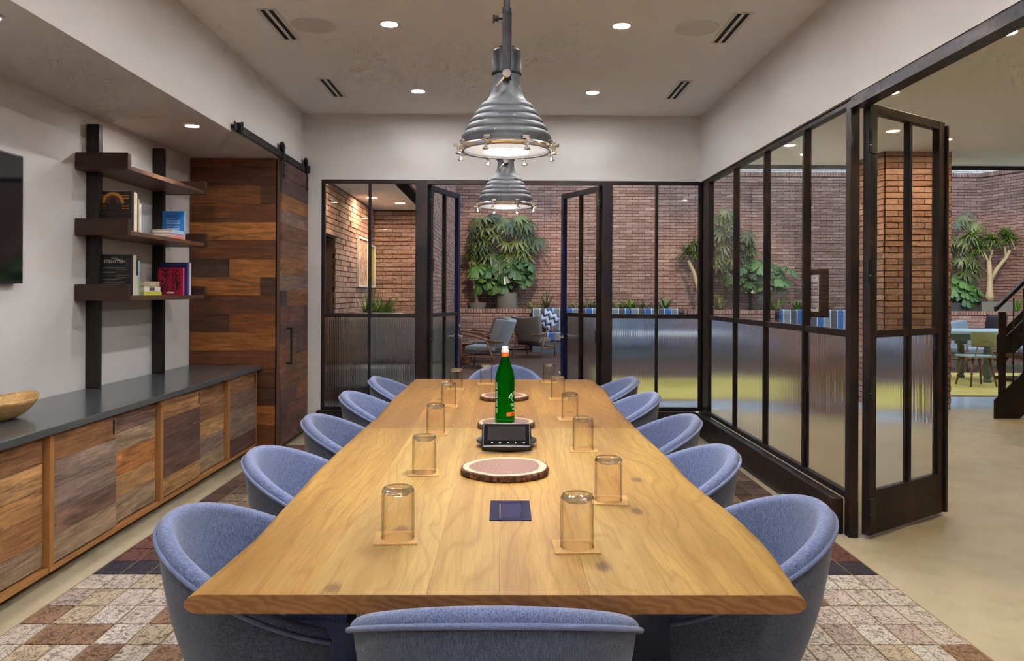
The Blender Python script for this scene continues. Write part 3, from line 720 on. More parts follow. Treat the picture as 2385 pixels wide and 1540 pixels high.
for y in (-1.2, 1.2):
    l = MB().box(-.30, .30, y - .05, y + .05, .0115, .03).box(-.06, .06, y - .035, y + .035, .03, .68).box(-.36, .36, y - .06, y + .06, .68, TZ - TT).build('pedestal_leg', 'steel', table, bev=.004)
pp = thing('power_panel', 'flush black power outlet panel set into the table top', 'outlet', (.018, 2.145, TZ))
MB().box(-.0545, -.0295, -.098, .098, .0, .0025).box(.0295, .0545, -.098, .098, 0, .0025).box(-.0295, .0295, -.098, -.075, 0, .0025).box(-.0295, .0295, .075, .098, 0, .0025).build('bezel', plain('anodised_navy', srgb(26, 22, 48), .65, spec=.05), pp, bev=.001)
box('lid', (-.0265, .0285, -.072, .073, 0, .0018), plain('anodised_navy_lid', srgb(32, 28, 60), .6, spec=.05), pp, bev=.0008)

# ------------------------------------------------------------------ tub chairs
CA, CB, ZBK, SL, THM = .285, .290, .800, .455, 2.15
def chair_proto():
    root = thing('tub_chair', '', 'chair')
    N = 44
    def sec(th, s):            # plan point on ellipse scaled s
        return -CA * math.cos(th) * s, CB * math.sin(th) * s
    def zr(th): return ZBK - SL * (-CA * math.cos(th) + CA)
    ths = [-THM + 2 * THM * i / N for i in range(N + 1)]
    outer = []; inner = []; pipe = []
    for th in ths:
        z1 = zr(th) - .022; row = []
        fr = max(0, (abs(th) - 1.75) / (THM - 1.75))
        for k in range(13):
            f = k / 12; z = .30 + (z1 - .30) * f
            h = (z - .30) / .5
            s = .60 + .40 * (1 - (1 - min(1, h * 1.02)) ** 2.2)
            x, y = sec(th, s); x += .03 * (1 - h)
            row.append((x, y, z))
        outer.append(row)
        x, y = sec(th, 1.0); pipe.append((x * 1.012, y * 1.012, z1 + .001))
        row = []
        # roll: from piping over the rim to the inside, then down to the seat
        for k in range(9):
            g = PI * k / 8; rr = .021
            cx_ = 1 - rr * 1.0 / .29
            s = cx_ + (rr / .29) * math.cos(g); x, y = sec(th, s); row.append((x, y, z1 + .003 + .022 * math.sin(g) + .0))
        for k in range(1, 9):
            f = k / 8; zz = z1 + .003 - (z1 - .40) * f
            h = max(0, (zz - .30) / .5); s = (.60 + .40 * (1 - (1 - min(1, h * 1.02)) ** 2.2)) - .042 * 3.4 - .03 * math.sin(PI * min(1, f * 1.3)) * 0
            x, y = sec(th, max(.3, s)); row.append((x + .03 * (1 - h), y, zz))
        inner.append(row)
    bot = MB().grid(outer)
    # front edges of the arms and the underside
    for j in (0, N):
        o_, i_ = outer[j], inner[j]
        a = [o_[k] for k in range(13)]; b = list(reversed(i_[8:]))
        m_ = len(b); bb = [Vector(b[0]).lerp(Vector(b[-1]), 0)] ; res = []
        for k in range(13):
            f = k / 12 * (m_ - 1); q0 = int(f); q1 = min(m_ - 1, q0 + 1); res.append(tuple(Vector(b[q0]).lerp(Vector(b[q1]), f - q0)))
        bot.grid([a, res])
    ring = [outer[i][0] for i in range(N + 1)]
    bot.add(ring + [(-.02, 0, .285)], [(i, (i + 1) % (N + 1), N + 1) for i in range(N + 1)])
    bot.build('shell', 'slate', root, smooth='auto')
    MB().grid(inner).build('lining', 'blue', root, smooth=True)
    MB().tube(pipe, .0055, 8).build('piping', 'pipe', root, smooth=True)
    st = MB(); prof = [(.0001, .335), (.80, .335), (.88, .35), (.90, .39), (.88, .43), (.80, .452), (.5, .462), (.0001, .465)]
    vs = []; seg = 36
    rows = []
    for r_, z in prof:
        rows.append([(-.0 + .245 * r_ * math.cos(2 * PI * k / seg) * 1.05 + .03, .235 * r_ * math.sin(2 * PI * k / seg), z) for k in range(seg)])
    st.grid(rows, closed=True).build('seat', 'blue', root, smooth=True)
    for sx in (-1, 1):
        for sy in (-1, 1):
            MB().tube([(.02 + sx * .13, sy * .13, .30), (.02 + sx * .22, sy * .22, .0115)], [.018, .011], 10).build('leg', plain('ash_leg', srgb(186, 148, 104), .5) if (sx, sy) == (-1, -1) else bpy.data.materials['ash_leg'], root, smooth='auto')
    return root
proto = chair_proto(); used = False
def put_chair(x, y, rz, label):
    global used
    c = copy_tree(proto) if used else proto
    used = True
    c.location = (x, y, 0); c.rotation_euler = (0, 0, rz); c['label'] = label; c['group'] = 'tub chairs round the table'
ordn = ['first', 'second', 'third', 'fourth', 'fifth']
for i, (x, y) in enumerate([(-.541, 1.965), (-.590, 2.73), (-.588, 3.49), (-.597, 4.32), (-.57, 5.07)]):
    put_chair(x, y, R((2, -1, 1, 0, -2)[i]), f'blue upholstered tub chair on the credenza side, {ordn[i]} from the power panel end')
for i, (x, y) in enumerate([(.552, 2.06), (.527, 2.78), (.578, 3.515), (.557, 4.32), (.575, 5.11)]):
    put_chair(x, y, PI + R((-2, 1, 0, 1, 2)[i]), f'blue upholstered tub chair on the glazed hall side, {ordn[i]} from the power panel end')
put_chair(-.016, 1.618, PI / 2, 'blue upholstered tub chair at the table head by the power panel, seen from behind')
put_chair(.004, 5.74, -PI / 2, 'blue upholstered tub chair at the table head by the open double doors')

# ------------------------------------------------------------------ things on the table
def coaster_mat():
    t = NT('woven_coaster'); v = t.coord()
    a = t.n('TexWave', {'Vector': v, 'Scale': 120.0}); a.bands_direction = 'X'; b = t.n('TexWave', {'Vector': v, 'Scale': 120.0}); b.bands_direction = 'Y'
    h = t.math('MULTIPLY', a.outputs['Fac'], b.outputs['Fac'])
    return t.bs(base=t.mix(h, dim(.75, 206, 144, 66), dim(.75, 250, 226, 166)), rough=.85, normal=t.bump(h, .5, .002))
MAT['coaster'] = coaster_mat()
CO = MB().box(-.0508, .0508, -.0508, .0508, 0, .003).mesh('coaster', 'coaster')
def tumbler():
    root = thing('tumbler', '', 'glass'); r_, h = .0385, .122
    prof = [(r_, 0), (r_ + .0006, .001), (r_ + .0006, h * .5), (r_, h - .010), (r_ - .004, h - .002), (r_ - .009, h), (r_ - .016, h - .006), (r_ - .022, h - .010), (.0001, h - .011)]
    inn = [(.0001, h - .020), (r_ - .012, h - .019), (r_ - .005, h - .013), (r_ - .0028, h - .03), (r_ - .0022, .001), (r_ - .001, 0)]
    MB().lathe(prof[:4] + [(r_ - .0015, h - .006), (r_ - .0035, h - .0125)] + inn[2:], 40, close=True).build('wall', 'tumbler', root, smooth='auto')
    MB().lathe(inn[0:3] + prof[3:], 40).build('foot', 'thickglass', root, smooth='auto')
    return root
tproto = tumbler(); tused = False
tb = [((923, 1252), 'credenza side, first from the power panel end', 4), ((985, 1100), 'credenza side, second from the power panel end', 8), ((1017, 1008), 'credenza side, third from the power panel end', -3), ((1043, 945), 'credenza side, fourth from the power panel end', 5), ((1061, 905), 'credenza side, fifth from the power panel end', 2),
      ((1131, 893), 'at the double-door end, nearer the credenza', 3), ((1280, 890), 'at the double-door end, nearer the glazed hall side', -4), ((1301, 928), 'glazed hall side, fifth from the power panel end', -4), ((1325, 975), 'glazed hall side, fourth from the power panel end', 2), ((1360, 1047), 'glazed hall side, third from the power panel end', -3), ((1420, 1164), 'glazed hall side, second from the power panel end', -6), ((1340, 1272), 'beside the power panel', 2)]
for (px, nm, rz) in tb:
    p = at(*px, z=TZ + .003)
    c = ob('coaster', CO, None, (p.x, p.y, TZ), (0, 0, R(rz))); tag(c, f'woven straw coaster under the tumbler {nm}', 'coaster', 'coasters on the table')
    t = copy_tree(tproto) if tused else tproto
    tused = True
    t.location = (p.x + (.004 if rz > 0 else -.004), p.y, TZ + .003); tag(t, f'upturned amber-tinted glass tumbler, {nm}', 'glass', 'upturned tumblers')
def slicemat():
    t = NT('wood_slice_face'); v = t.coord()
    off = t.n('VectorMath', {0: v, 1: (-.035, -.01, 0)}, operation='ADD').outputs[0]
    w = t.n('TexWave', {'Vector': off, 'Scale': 22, 'Distortion': 1.6, 'Detail': 2, 'Detail Scale': 1.5}); w.wave_type = 'RINGS'; w.rings_direction = 'Z'
    d = t.n('VectorMath', {0: v}, operation='LENGTH').outputs['Value']
    hw = t.mix(t.math('MULTIPLY', w.outputs['Fac'], .55), dim(.42, 150, 78, 48), dim(.42, 204, 128, 84))
    e = t.n('Attribute', attribute_name='edge', attribute_type='GEOMETRY').outputs['Fac']
    c = t.mix(t.ramp(t.math('ADD', e, t.math('MULTIPLY', t.math('SUBTRACT', t.noise(v, 14, 2), .5), .12)), [(.80, (0,) * 3), (.83, (1,) * 3)]), hw, dim(.5, 236, 208, 170))
    return t.bs(base=c, rough=.5)
MAT['slice'] = slicemat()
def barkmat():
    t = NT('rough_bark'); v = t.coord((60, 60, 14)); n = t.noise(v, 1.4, 5, .7); n2 = t.noise(t.coord(), 160, 2)
    c = t.ramp(n, [(.3, srgb(44, 24, 14)), (.5, srgb(92, 56, 36)), (.68, srgb(150, 104, 70))]); c = t.mix(t.ramp(n2, [(.62, (0,) * 3), (.7, (.7,) * 3)]), c, srgb(190, 150, 110))
    return t.bs(base=c, rough=.9, normal=t.bump(n, 1, .006))
MAT['slicebark'] = barkmat()
def wood_slice(x, y, a, b, rot, label, seed, th=.022):
    root = thing('wood_slice', label, 'wood slice', (x, y, TZ), rot, 'wood slices down the table'); n = 72; rd = random.Random(seed)
    ph = [rd.uniform(0, 6.3) for _ in range(6)]
    def rr(g): return 1 + .035 * math.sin(2 * g + ph[0]) + .02 * math.sin(3 * g + ph[1]) + .012 * math.sin(5 * g + ph[2]) + .006 * math.sin(9 * g + ph[3])
    rows = []; fr = [0.001, .25, .5, .7, .85, .955]
    mb = MB().grid([[(a * s * rr(2 * PI * k / n) * math.cos(2 * PI * k / n), b * s * rr(2 * PI * k / n) * math.sin(2 * PI * k / n), th) for k in range(n)] for s in fr], closed=True)
    me = mb.mesh('face', 'slice', False)
    at_ = me.attributes.new('edge', 'FLOAT', 'POINT')
    for i, v in enumerate(me.vertices):
        g = math.atan2(v.co.y / b, v.co.x / a); at_.data[i].value = math.hypot(v.co.x / a, v.co.y / b) / rr(g)
    ob('face', me, root)
    rows = []
    for s, z in ((.955, th), (.985, th - .001), (1.0, th - .005), (1.0, .006), (.985, 0), (.9, 0), (.01, 0)):
        rows.append([((a * s * rr(2 * PI * k / n) + (rd.uniform(-.0016, .0016) if .98 < s else 0)) * math.cos(2 * PI * k / n), (b * s * rr(2 * PI * k / n) + (rd.uniform(-.0016, .0016) if s > .98 else 0)) * math.sin(2 * PI * k / n), z) for k in range(n)])
    MB().grid(rows, closed=True).build('bark', 'slicebark', root, smooth=True)
    return root
wood_slice(.007, 2.60, .140, .150, R(8), 'oval wood slice with dark bark edge next to the power panel', 1)
wood_slice(.008, 3.50, .124, .135, R(-10), 'wood slice with dark bark edge under the green bottle', 2)
wood_slice(-.002, 4.42, .130, .140, R(20), 'wood slice with dark bark edge nearest the double doors', 3)
# conference phone
ph = thing('conference_phone', 'black conference phone with tilted touch screen on the table', 'phone', (.010, 2.99, TZ))
B_ = Matrix.Translation((0, -.035, .053)) @ Matrix.Rotation(R(38), 4, 'X')
MB().box(-.092, .092, -.062, .062, -.012, .012).xf(B_).build('housing', 'black', ph, bev=.008, seg=3)
sc_ = MB().box(-.084, .084, -.052, .052, .0118, .0135).xf(B_).build('bezel', 'gloss', ph, bev=.002)
MB().box(-.070, .070, -.030, .040, .0136, .0140).xf(B_).build('display', 'screen', sc_)
MAT['icon'] = plain('pale_icon_print', (.7, .7, .7), .5)
def icons():
    z = .0141; y = -.042; out = []
    out.append(MB().add([(-.0565, y - .001, z), (-.0495, y - .001, z), (-.0495, y + .0015, z), (-.053, y + .005, z), (-.0565, y + .0015, z)], [(0, 1, 2, 3, 4)]))
    for x, w_ in ((-.0245, 1),):
        q = MB(); q.box(x - .0035, x + .0035, y - .002, y - .0012, z, z + .0002).box(x - .0035, x + .0035, y + .003, y + .0038, z, z + .0002).box(x - .0035, x - .0027, y - .002, y + .0038, z, z + .0002).box(x + .0027, x + .0035, y - .002, y + .0038, z, z + .0002); out.append(q)
    out.append(MB().add([(.002, y + .001, z), (.006, y + .004, z), (.006, y - .002, z)], [(0, 1, 2)]).box(.006, .0105, y + .0003, y + .0017, z, z + .0002))
    out.append(MB().box(.032, .0335, y - .002, y + .004, z, z + .0002).box(.0295, .036, y - .002, y - .001, z, z + .0002))
    out.append(MB().box(.054, .057, y, y + .0008, z, z + .0002).box(.060, .067, y - .001, y + .002, z, z + .0002).box(.070, .073, y, y + .0008, z, z + .0002).box(.0711, .0719, y - .0012, y + .002, z, z + .0002))
    for q in out: q.xf(B_).build('icon', 'icon', sc_)
icons()
MB().lathe([(.0001, .012), (.10, .012), (.118, .018), (.118, .026), (.10, .034), (.05, .052), (.0001, .054)], 40, (0, .07, 0), sx=.98, sy=.85).build('speaker_base', 'black', ph, smooth='auto')
for s in (-1, 1): MB().lathe([(.018, 0), (.018, .012)], 14, (s * .06, .03, 0)).build('foot', 'black', ph, smooth='auto')

# green bottle
def bottle():
    root = thing('green_bottle', 'green glass water bottle with white print standing on wood slice', 'bottle', (.004, 3.51, TZ + .022)); rb = .0435
    prof = [(.0001, .004), (.03, .002), (.040, 0), (rb, .004), (rb, .02), (rb * .985, .024), (rb * .985, .18), (rb * .97, .192), (.036, .222), (.027, .250), (.020, .270), (.0165, .285), (.0155, .296), (.0155, .30)]
    inn = [(.0125, .30), (.0135, .283), (.0175, .268), (.0245, .248), (.0335, .22), (rb * .9, .19), (rb * .9, .03), (.034, .012), (.0001, .010)]
    MB().lathe(prof + inn, 48).build('glass_body', 'greenglass', root, smooth='auto')
    MB().lathe([(.0001, .012), (.033, .014), (rb * .885, .032), (rb * .885, .176), (.0001, .176)], 40).build('water', solidglass('bottle_water', (.80, .98, .82), .7, 1.33), root, smooth='auto')
    MB().lathe([(.0165, .283), (.0158, .304), (.0150, .304)], 32).build('neck_label', plain('orange_label', srgb(240, 112, 34), .5), root, smooth='auto')
    MB().lathe([(.0175, .304), (.0175, .313), (.0152, .315), (.0152, .318), (.0145, .319), (.0145, .330), (.013, .332), (.0001, .332)], 28).build('cap', plain('white_cap', (.82, .84, .82), .4), root, smooth='auto')
    MAT['print'] = plain('white_print', (.86, .88, .84), .6); MAT['orange'] = bpy.data.materials['orange_label']; MAT['ink'] = plain('dark_ink', (.03, .02, .02), .6)
    def wrap(vs, fs, a0, z0, r_, name, mat, parent):
        out = []
        for v in vs:
            g = a0 + v.x / r_; out.append((r_ * math.cos(g), r_ * math.sin(g), z0 + v.y))
        return MB().add(out, fs).build(name, mat, parent)
    A = R(-24)      # label centre, turned to the right of the camera
    r_ = rb * .985 + .0006
    # arched MOUNTAIN
    word = 'MOUNTAIN'; n = len(word)
    for i, ch in enumerate(word):
        vs, fs = text_mesh(ch, .017); g = R(62) - R(124) * i / (n - 1); M2 = Matrix.Rotation(g, 4, 'Z'); rad = .031
        vs = [M2 @ Vector((v.x * .95, v.y + rad - .006, 0)) for v in vs]; wrap(vs, fs, A, .098, r_, 'lettering', 'print', root)
    vs, fs = text_mesh('VALLEY', .021, sx=.72); wrap(vs, fs, A, .069, r_, 'lettering', 'print', root)
    for k, w_ in enumerate((.017, .013)): wrap([Vector((-w_, 0, 0)), Vector((0, 0, 0)), Vector((w_, 0, 0)), Vector((w_, .0022, 0)), Vector((0, .0022, 0)), Vector((-w_, .0022, 0))], [(0, 1, 4, 5), (1, 2, 3, 4)], A, .061 - k * .005, r_, 'small_print', 'print', root)
    vs = []; rows = [[Vector((-.043 + .086 * k / 16, y, 0)) for k in range(17)] for y in (0, .017)]
    mb = MB().grid(rows); lab = wrap([Vector(v) for v in mb.v], mb.f, A, .028, r_, 'label_band', 'orange', root)
    vs, fs = text_mesh('SPARKLING', .010, sx=.9); wrap(vs, fs, A, .033, r_ + .0004, 'lettering', 'ink', lab)
    ring = [[Vector(((.016 + w_) * math.cos(2 * PI * k / 32), (.016 + w_) * math.sin(2 * PI * k / 32), 0)) for k in range(33)] for w_ in (0, .0014)]
    mb = MB().grid(ring); wrap([Vector(v) for v in mb.v], mb.f, A, .104, r_, 'emblem_ring', 'print', root)
    # small print column on the other flank
    rd = random.Random(3)
    for cl in range(3):
        mb = MB()
        for k in range(30):
            l_ = rd.uniform(.0015, .0035); zz = .03 + k * .0046
            if k % 8 == 5: continue
            mb.add([(cl * .0052 - l_ / 2, zz, 0), (cl * .0052 + l_ / 2, zz, 0), (cl * .0052 + l_ / 2, zz + .0028, 0), (cl * .0052 - l_ / 2, zz + .0028, 0)], [(0, 1, 2, 3)])
        wrap([Vector(v) for v in mb.v], mb.f, R(-155), 0.012, r_, 'small_print', 'print', root)
bottle()
# ------------------------------------------------------------------ credenza
RC = [srgb(198, 144, 90), srgb(170, 120, 78), srgb(146, 112, 94), srgb(212, 162, 106), srgb(124, 88, 74), srgb(164, 138, 122), srgb(186, 130, 80), srgb(112, 80, 72), srgb(178, 150, 120), srgb(204, 134, 74)]
rdw = random.Random(11)
def plank_mesh(L, h, th, name='plank'): return MB().box(-L / 2, L / 2, -th / 2, th / 2, -h / 2 + .0008, h / 2 - .0008).mesh(name, 'reclaimed')
def plank_panel(parent, y0, y1, z0, z1, x, rows, th=.018, cols=None, split=.0, facing='x', pal=RC):
    """horizontal boards facing +x (or -y when facing='y', then y0..y1 are x)"""
    z = z0; hs = [1.0 + rdw.uniform(-.12, .12) for _ in range(rows)]; k = (z1 - z0) / sum(hs)
    for i in range(rows):
        h = hs[i] * k; cut = [y0, y1]
        if rdw.random() < split: cut.insert(1, y0 + (y1 - y0) * rdw.uniform(.25, .75))
        for a, b in zip(cut, cut[1:]):
            d = rdw.uniform(-.0012, .0012); c = cols[i % len(cols)] if cols else rdw.choice(pal)
            me = plank_mesh(b - a - .0012, h, th)
            if facing == 'x': o = ob('plank', me, parent, (x + d, (a + b) / 2, z + h / 2), (0, 0, PI / 2), c)
            else: o = ob('plank', me, parent, ((a + b) / 2, x + d, z + h / 2), None, c)
        z += h
XF = -2.075
def cabinet(y0, y1, doors, label, last=False):
    t = thing('credenza_cabinet', label, 'cabinet', (0, 0, 0), 0, 'credenza cabinets')
    box('carcass', (-2.655, XF - .05, y0 + .002, y1 - .002, .055, .684), plain('cabinet_board', srgb(60, 48, 40), .7) if 'cabinet_board' not in bpy.data.materials else bpy.data.materials['cabinet_board'], t)
    box('plinth', (-2.64, -2.16, y0 + .002, y1 - .002, 0, .055), 'darkplinth', t)
    box('bottom_rail', (XF - .05, XF + .004, y0 + .002, y1 - .002, .05, .072), 'oaktrim', t, bev=.001)
    box('edge_post', (XF - .05, XF + .002, y0 + .002, y0 + .040, .073, .684), 'oaktrim', t, bev=.001)
    if last: box('edge_post', (XF - .05, XF + .002, y1 - .014, y1 - .002, .073, .684), 'oaktrim', t, bev=.001)
    for (a, b, front, cols) in doors:
        x = XF - .010 if front else XF - .034
        d = thing('sliding_door', None, None); d.name = 'sliding_door'; d.parent = t
        plank_panel(d, a, b, .082, .676, x, 5, .018, cols)
        if front:
            yy = b - .028; MB().box(x + .0065, x + .0112, yy - .011, yy + .011, .575, .655).build('finger_pull', 'matteblack', d, bev=.002)
            box('pull_recess', (x + .0108, x + .0118, yy - .006, yy + .006, .583, .647), 'can', d)
    return t
MAT['darkplinth'] = plain('dark_plinth', srgb(58, 46, 38), .6, bump=.1, scale=40, var=.2)
c_ = lambda *k: [RC[i] for i in k]
cabinet(1.30, 2.478, [(1.345, 1.90, True, None), (1.90, 2.47, False, None)], 'reclaimed plank cabinet of the credenza, farthest from the plank wall')
cabinet(2.48, 3.653, [(2.525, 3.08, True, c_(0, 3, 9, 0, 6)), (3.08, 3.645, False, c_(8, 6, 0, 3, 1))], 'reclaimed plank cabinet of the credenza, third from the plank wall')
cabinet(3.655, 4.828, [(3.698, 4.285, True, c_(8, 2, 5, 5, 1)), (4.285, 4.82, False, c_(8, 3, 9, 8, 2))], 'reclaimed plank cabinet of the credenza, second from the plank wall')
cabinet(4.83, 6.003, [(4.873, 5.465, True, c_(3, 4, 7, 4, 0)), (5.465, 5.995, False, c_(8, 5, 3, 1, 1))], 'reclaimed plank cabinet of the credenza, next to the last')
cabinet(6.005, 6.70, [(6.048, 6.682, True, c_(7, 5, 5, 2, 1))], 'reclaimed plank cabinet of the credenza, touching the plank wall', True)
tag(box('credenza_worktop', (-2.658, -2.045, 1.25, 6.745, .685, .72), 'quartz', bev=.003), 'long dark grey stone worktop over the plank cabinets', 'worktop')

# plank closet wall and sliding barn door
wc = tag(box('wall_closet', (-2.66, -1.938, 6.765, 6.80, 0, 2.47), 'darkplinth'), 'wall of warm reclaimed boards closing the alcove', kind='structure')
DK = [srgb(140, 78, 30), srgb(104, 56, 26), srgb(176, 106, 42), srgb(124, 68, 28), srgb(196, 124, 54), srgb(90, 52, 28), srgb(150, 90, 40), srgb(74, 48, 32)]
z = 2.468
order = [0, 1, 6, 0, 4, 3, 7, 2, 1, 5, 2, 3, 6, 5, 2, 0, 3]
hh = [.075] + [.155] * 15 + [.03]
for i, h in enumerate(hh):
    if z - h < .04: h = z - .04
    if h < .02: break
    x0, x1 = -2.657, -1.936; cut = [x0, x1]
    if i % 3 == 0: cut.insert(1, x0 + .69 * (.48 if i else .5))
    elif i % 5 == 2: cut.insert(1, x0 + .69 * .86)
    for a, b in zip(cut, cut[1:]):
        c = DK[order[i] if a == x0 else (order[i] + 3) % 8]
        ob('plank', plank_mesh(b - a - .0012, h, .016), wc, ((a + b) / 2, 6.757 + rdw.uniform(-.001, .001), z - h / 2), None, c)
    z -= h
d1 = thing('door_1', 'sliding barn door of reclaimed boards hung on a black iron track', None, (0, 0, 0), 0, kind='structure')
DX0, DX1, DY0, DY1 = -1.926, -1.885, 6.755, 7.655
box('door_core', (DX0, DX1 - .016, DY0, DY1, .035, 2.465), plain('door_edge_brown', srgb(104, 72, 56), .6, bump=.1, scale=60, var=.15), d1)
VI = [srgb(128, 84, 66), srgb(112, 78, 74), srgb(92, 66, 66), srgb(142, 98, 72), srgb(150, 118, 100), srgb(74, 58, 60), srgb(158, 104, 62)]
z = 2.462
for i in range(17):
    h = .14 + rdw.uniform(-.012, .012)
    if z - h < .04 or i == 16: h = z - .038
    cut = [DY0 + .002, DY1]
    if i % 3 != 1: cut.insert(1, DY0 + (DY1 - DY0) * rdw.choice([.2, .45, .55, .85]))
    for a, b in zip(cut, cut[1:]):
        if h > .01: ob('plank', plank_mesh(b - a - .0012, h, .015), d1, (DX1 - .0075 + rdw.uniform(-.0008, .0008), (a + b) / 2, z - h / 2), (0, 0, PI / 2), rdw.choice(VI))
    z -= h
    if z < .05: break
hd = MB().box(DX1 + .035, DX1 + .050, 6.90, 6.915, .72, 1.03).box(DX1, DX1 + .05, 6.90, 6.915, .72, .735).box(DX1, DX1 + .05, 6.90, 6.915, 1.015, 1.03).build('handle', 'matteblack', d1, bev=.002)
for y, nm in ((6.80, 0), (7.60, 1)):
    hg = box('hanger_strap', (DX1 + .0005, DX1 + .007, y - .018, y + .018, 2.30, 2.60), 'matteblack', d1, bev=.002)
    MB().lathe([(.045, -.009), (.045, -.006), (.037, -.003), (.037, .003), (.045, .006), (.045, .009)], 28).xf(Matrix.Translation((DX1 - .012, y, 2.575)) @ Matrix.Rotation(PI / 2, 4, 'Y')).build('wheel', 'matteblack', hg, smooth='auto')
    MB().lathe([(.008, 0), (.008, .010), (.004, .012)], 10).xf(Matrix.Translation((DX1 + .007, y, 2.575)) @ Matrix.Rotation(PI / 2, 4, 'Y')).build('axle_bolt', 'chrome', hg, smooth='auto')
    for zz in (2.33, 2.42): MB().lathe([(.008, 0), (.008, .007), (.004, .009)], 10).xf(Matrix.Translation((DX1 + .007, y, zz)) @ Matrix.Rotation(PI / 2, 4, 'Y')).build('bolt', 'matteblack', hg, smooth='auto')
tk = thing('door_track', 'black flat iron rail with end stops carrying the sliding door', 'track', (0, 0, 0))
box('rail', (-1.903, -1.894, 5.60, 7.66, 2.48, 2.535), 'matteblack', tk, bev=.001)
for y in (5.63, 5.95, 6.45, 6.95, 7.4, 7.62): MB().lathe([(.012, 0), (.012, .028)], 12).xf(Matrix.Translation((-1.930, y, 2.508)) @ Matrix.Rotation(PI / 2, 4, 'Y')).build('spacer', 'matteblack', tk, smooth='auto')
for y in (5.95, 6.45, 6.95, 7.4): MB().lathe([(.009, 0), (.009, .004)], 6).xf(Matrix.Translation((-1.894, y, 2.508)) @ Matrix.Rotation(PI / 2, 4, 'Y')).build('bolt', 'black', tk)
for y in (5.68, 7.63): MB().box(-1.908, -1.872, y - .016, y + .016, 2.474, 2.541).box(-1.884, -1.868, y + .01, y + .028, 2.485, 2.55).build('end_stop', 'matteblack', tk, bev=.002)

# ------------------------------------------------------------------ wall shelf
sh = thing('wall_shelf', 'dark-stained three-tier wooden wall shelf on two tall posts', 'shelf', (0, 0, 0))
DW = [srgb(62, 34, 20), srgb(66, 38, 22), srgb(50, 28, 18)]
def xplank(name, x0, x1, y0, y1, z0, z1, parent, col, along='y', mat='darkwood', bev=.003):
    lx, ly, lz = (x1 - x0), (y1 - y0), (z1 - z0); c = ((x0 + x1) / 2, (y0 + y1) / 2, (z0 + z1) / 2)
    if along == 'x': b, rot = (lx, ly, lz), (0, 0, 0)
    elif along == 'y': b, rot = (ly, lx, lz), (0, 0, PI / 2)
    else: b, rot = (lz, ly, lx), (0, PI / 2, 0)
    return MB().box(-b[0] / 2, b[0] / 2, -b[1] / 2, b[1] / 2, -b[2] / 2, b[2] / 2).build(name, mat, parent, bev=bev, loc=c, rot=rot, color=col)
for y in (5.08, 6.03): xplank('post', -2.658, -2.576, y, y + .045, .721, 2.40 + (.02 if y > 6 else 0), sh, srgb(30, 22, 19), 'z')
SH = [(2.095, 2.197), (1.688, 1.790), (1.282, 1.382)]
for z0, z1 in SH:
    xplank('shelf_board', -2.655, -2.335, 4.992, 6.21, z0, z0 + .030, sh, srgb(112, 78, 56))
    xplank('end_board', -2.655, -2.330, 4.945, 4.991, z0 - .002, z1, sh, DW[0], 'x')
    xplank('end_board', -2.655, -2.330, 6.211, 6.255, z0 - .002, z1, sh, DW[1], 'x')
# books
MAT['pages'] = (lambda t: t.bs(base=t.mix(t.noise(t.coord((4, 4, 300)), 1, 2), srgb(214, 202, 180), srgb(240, 232, 214)), rough=.9))(NT('book_pages'))
def cov(c): 
    n = 'cover_%d_%d_%d' % c
    if n not in bpy.data.materials: plain(n, srgb(*c), .45)
    return bpy.data.materials[n]
def book(label, loc, T, D, H, cover, spine=None, lying=False, rz=0, lean=0, pages='pages', grp='books on the wall shelf'):
    """spine faces local +x at x=0, thickness along +y, height along z"""
    t = thing('book', label, 'book', loc, rz, grp); b = .0025
    if lying: M = Matrix.Rotation(PI / 2, 4, 'X') @ Matrix.Translation((0, 0, -H)); M = Matrix(((1, 0, 0, 0), (0, 0, -1, H), (0, 1, 0, 0), (0, 0, 0, 1)))
    else: M = Matrix.Rotation(lean, 4, 'X')
    MB().box(-D, 0, 0, b, 0, H, M).box(-D, 0, T - b, T, 0, H, M).build('cover', cov(cover), t)
    MB().box(-.003, 0, b, T - b, 0, H, M).build('spine', cov(spine or cover), t)
    MB().box(-D + .006, -.004, b + .0003, T - b - .0003, .004, H - .004, M).build('page_block', pages, t)
    return t, M
zs = SH[1][0] + .0305; xs = -2.40
b1, M1 = book('thick black book with gold arch art on its cover, tallest on the middle shelf', (xs, 5.135, zs), .040, .205, .262, (34, 26, 24), (30, 24, 22))
GO = plain('gold_print', srgb(196, 132, 48), .5); GOd = plain('brown_print', srgb(96, 52, 24), .6); MAT['gold'] = GO; MAT['goldd'] = GOd
def on_cover(parent, mb, y=-.0005): return mb
# gold arch with dark figure and bars (flat print on the cover facing -y)
arch = [[(-.115 + (.052 + w_) * math.cos(PI * k / 20), -.0004, .185 + (.052 + w_) * math.sin(PI * k / 20)) for k in range(21)] for w_ in (0, .020)]
MB().grid(arch).build('cover_print', 'gold', b1)
MB().grid([[(-.115 + r_ * math.cos(PI * k / 20), -.0003, .185 + r_ * math.sin(PI * k / 20)) for k in range(21)] for r_ in (.001, .052)]).build('cover_print', 'goldd', b1)
for z_ in (.232, .215, .165, .150):
    MB().box(-.203, -.160, -.0005, 0, z_, z_ + .006).box(-.060, -.012, -.0005, 0, z_, z_ + .006).build('cover_print', 'gold', b1)
fig = [(-.155, .130), (-.075, .130), (-.060, .150), (-.070, .170), (-.095, .185), (-.098, .215), (-.115, .225), (-.130, .212), (-.132, .185), (-.150, .165)]
MB().add([(x, -.0008, z) for x, z in fig], [tuple(range(len(fig)))]).build('cover_print', cov((30, 20, 18)), b1)
MB().box(-.195, -.012, -.0006, 0, .118, .120).build('cover_print', 'goldd', b1)
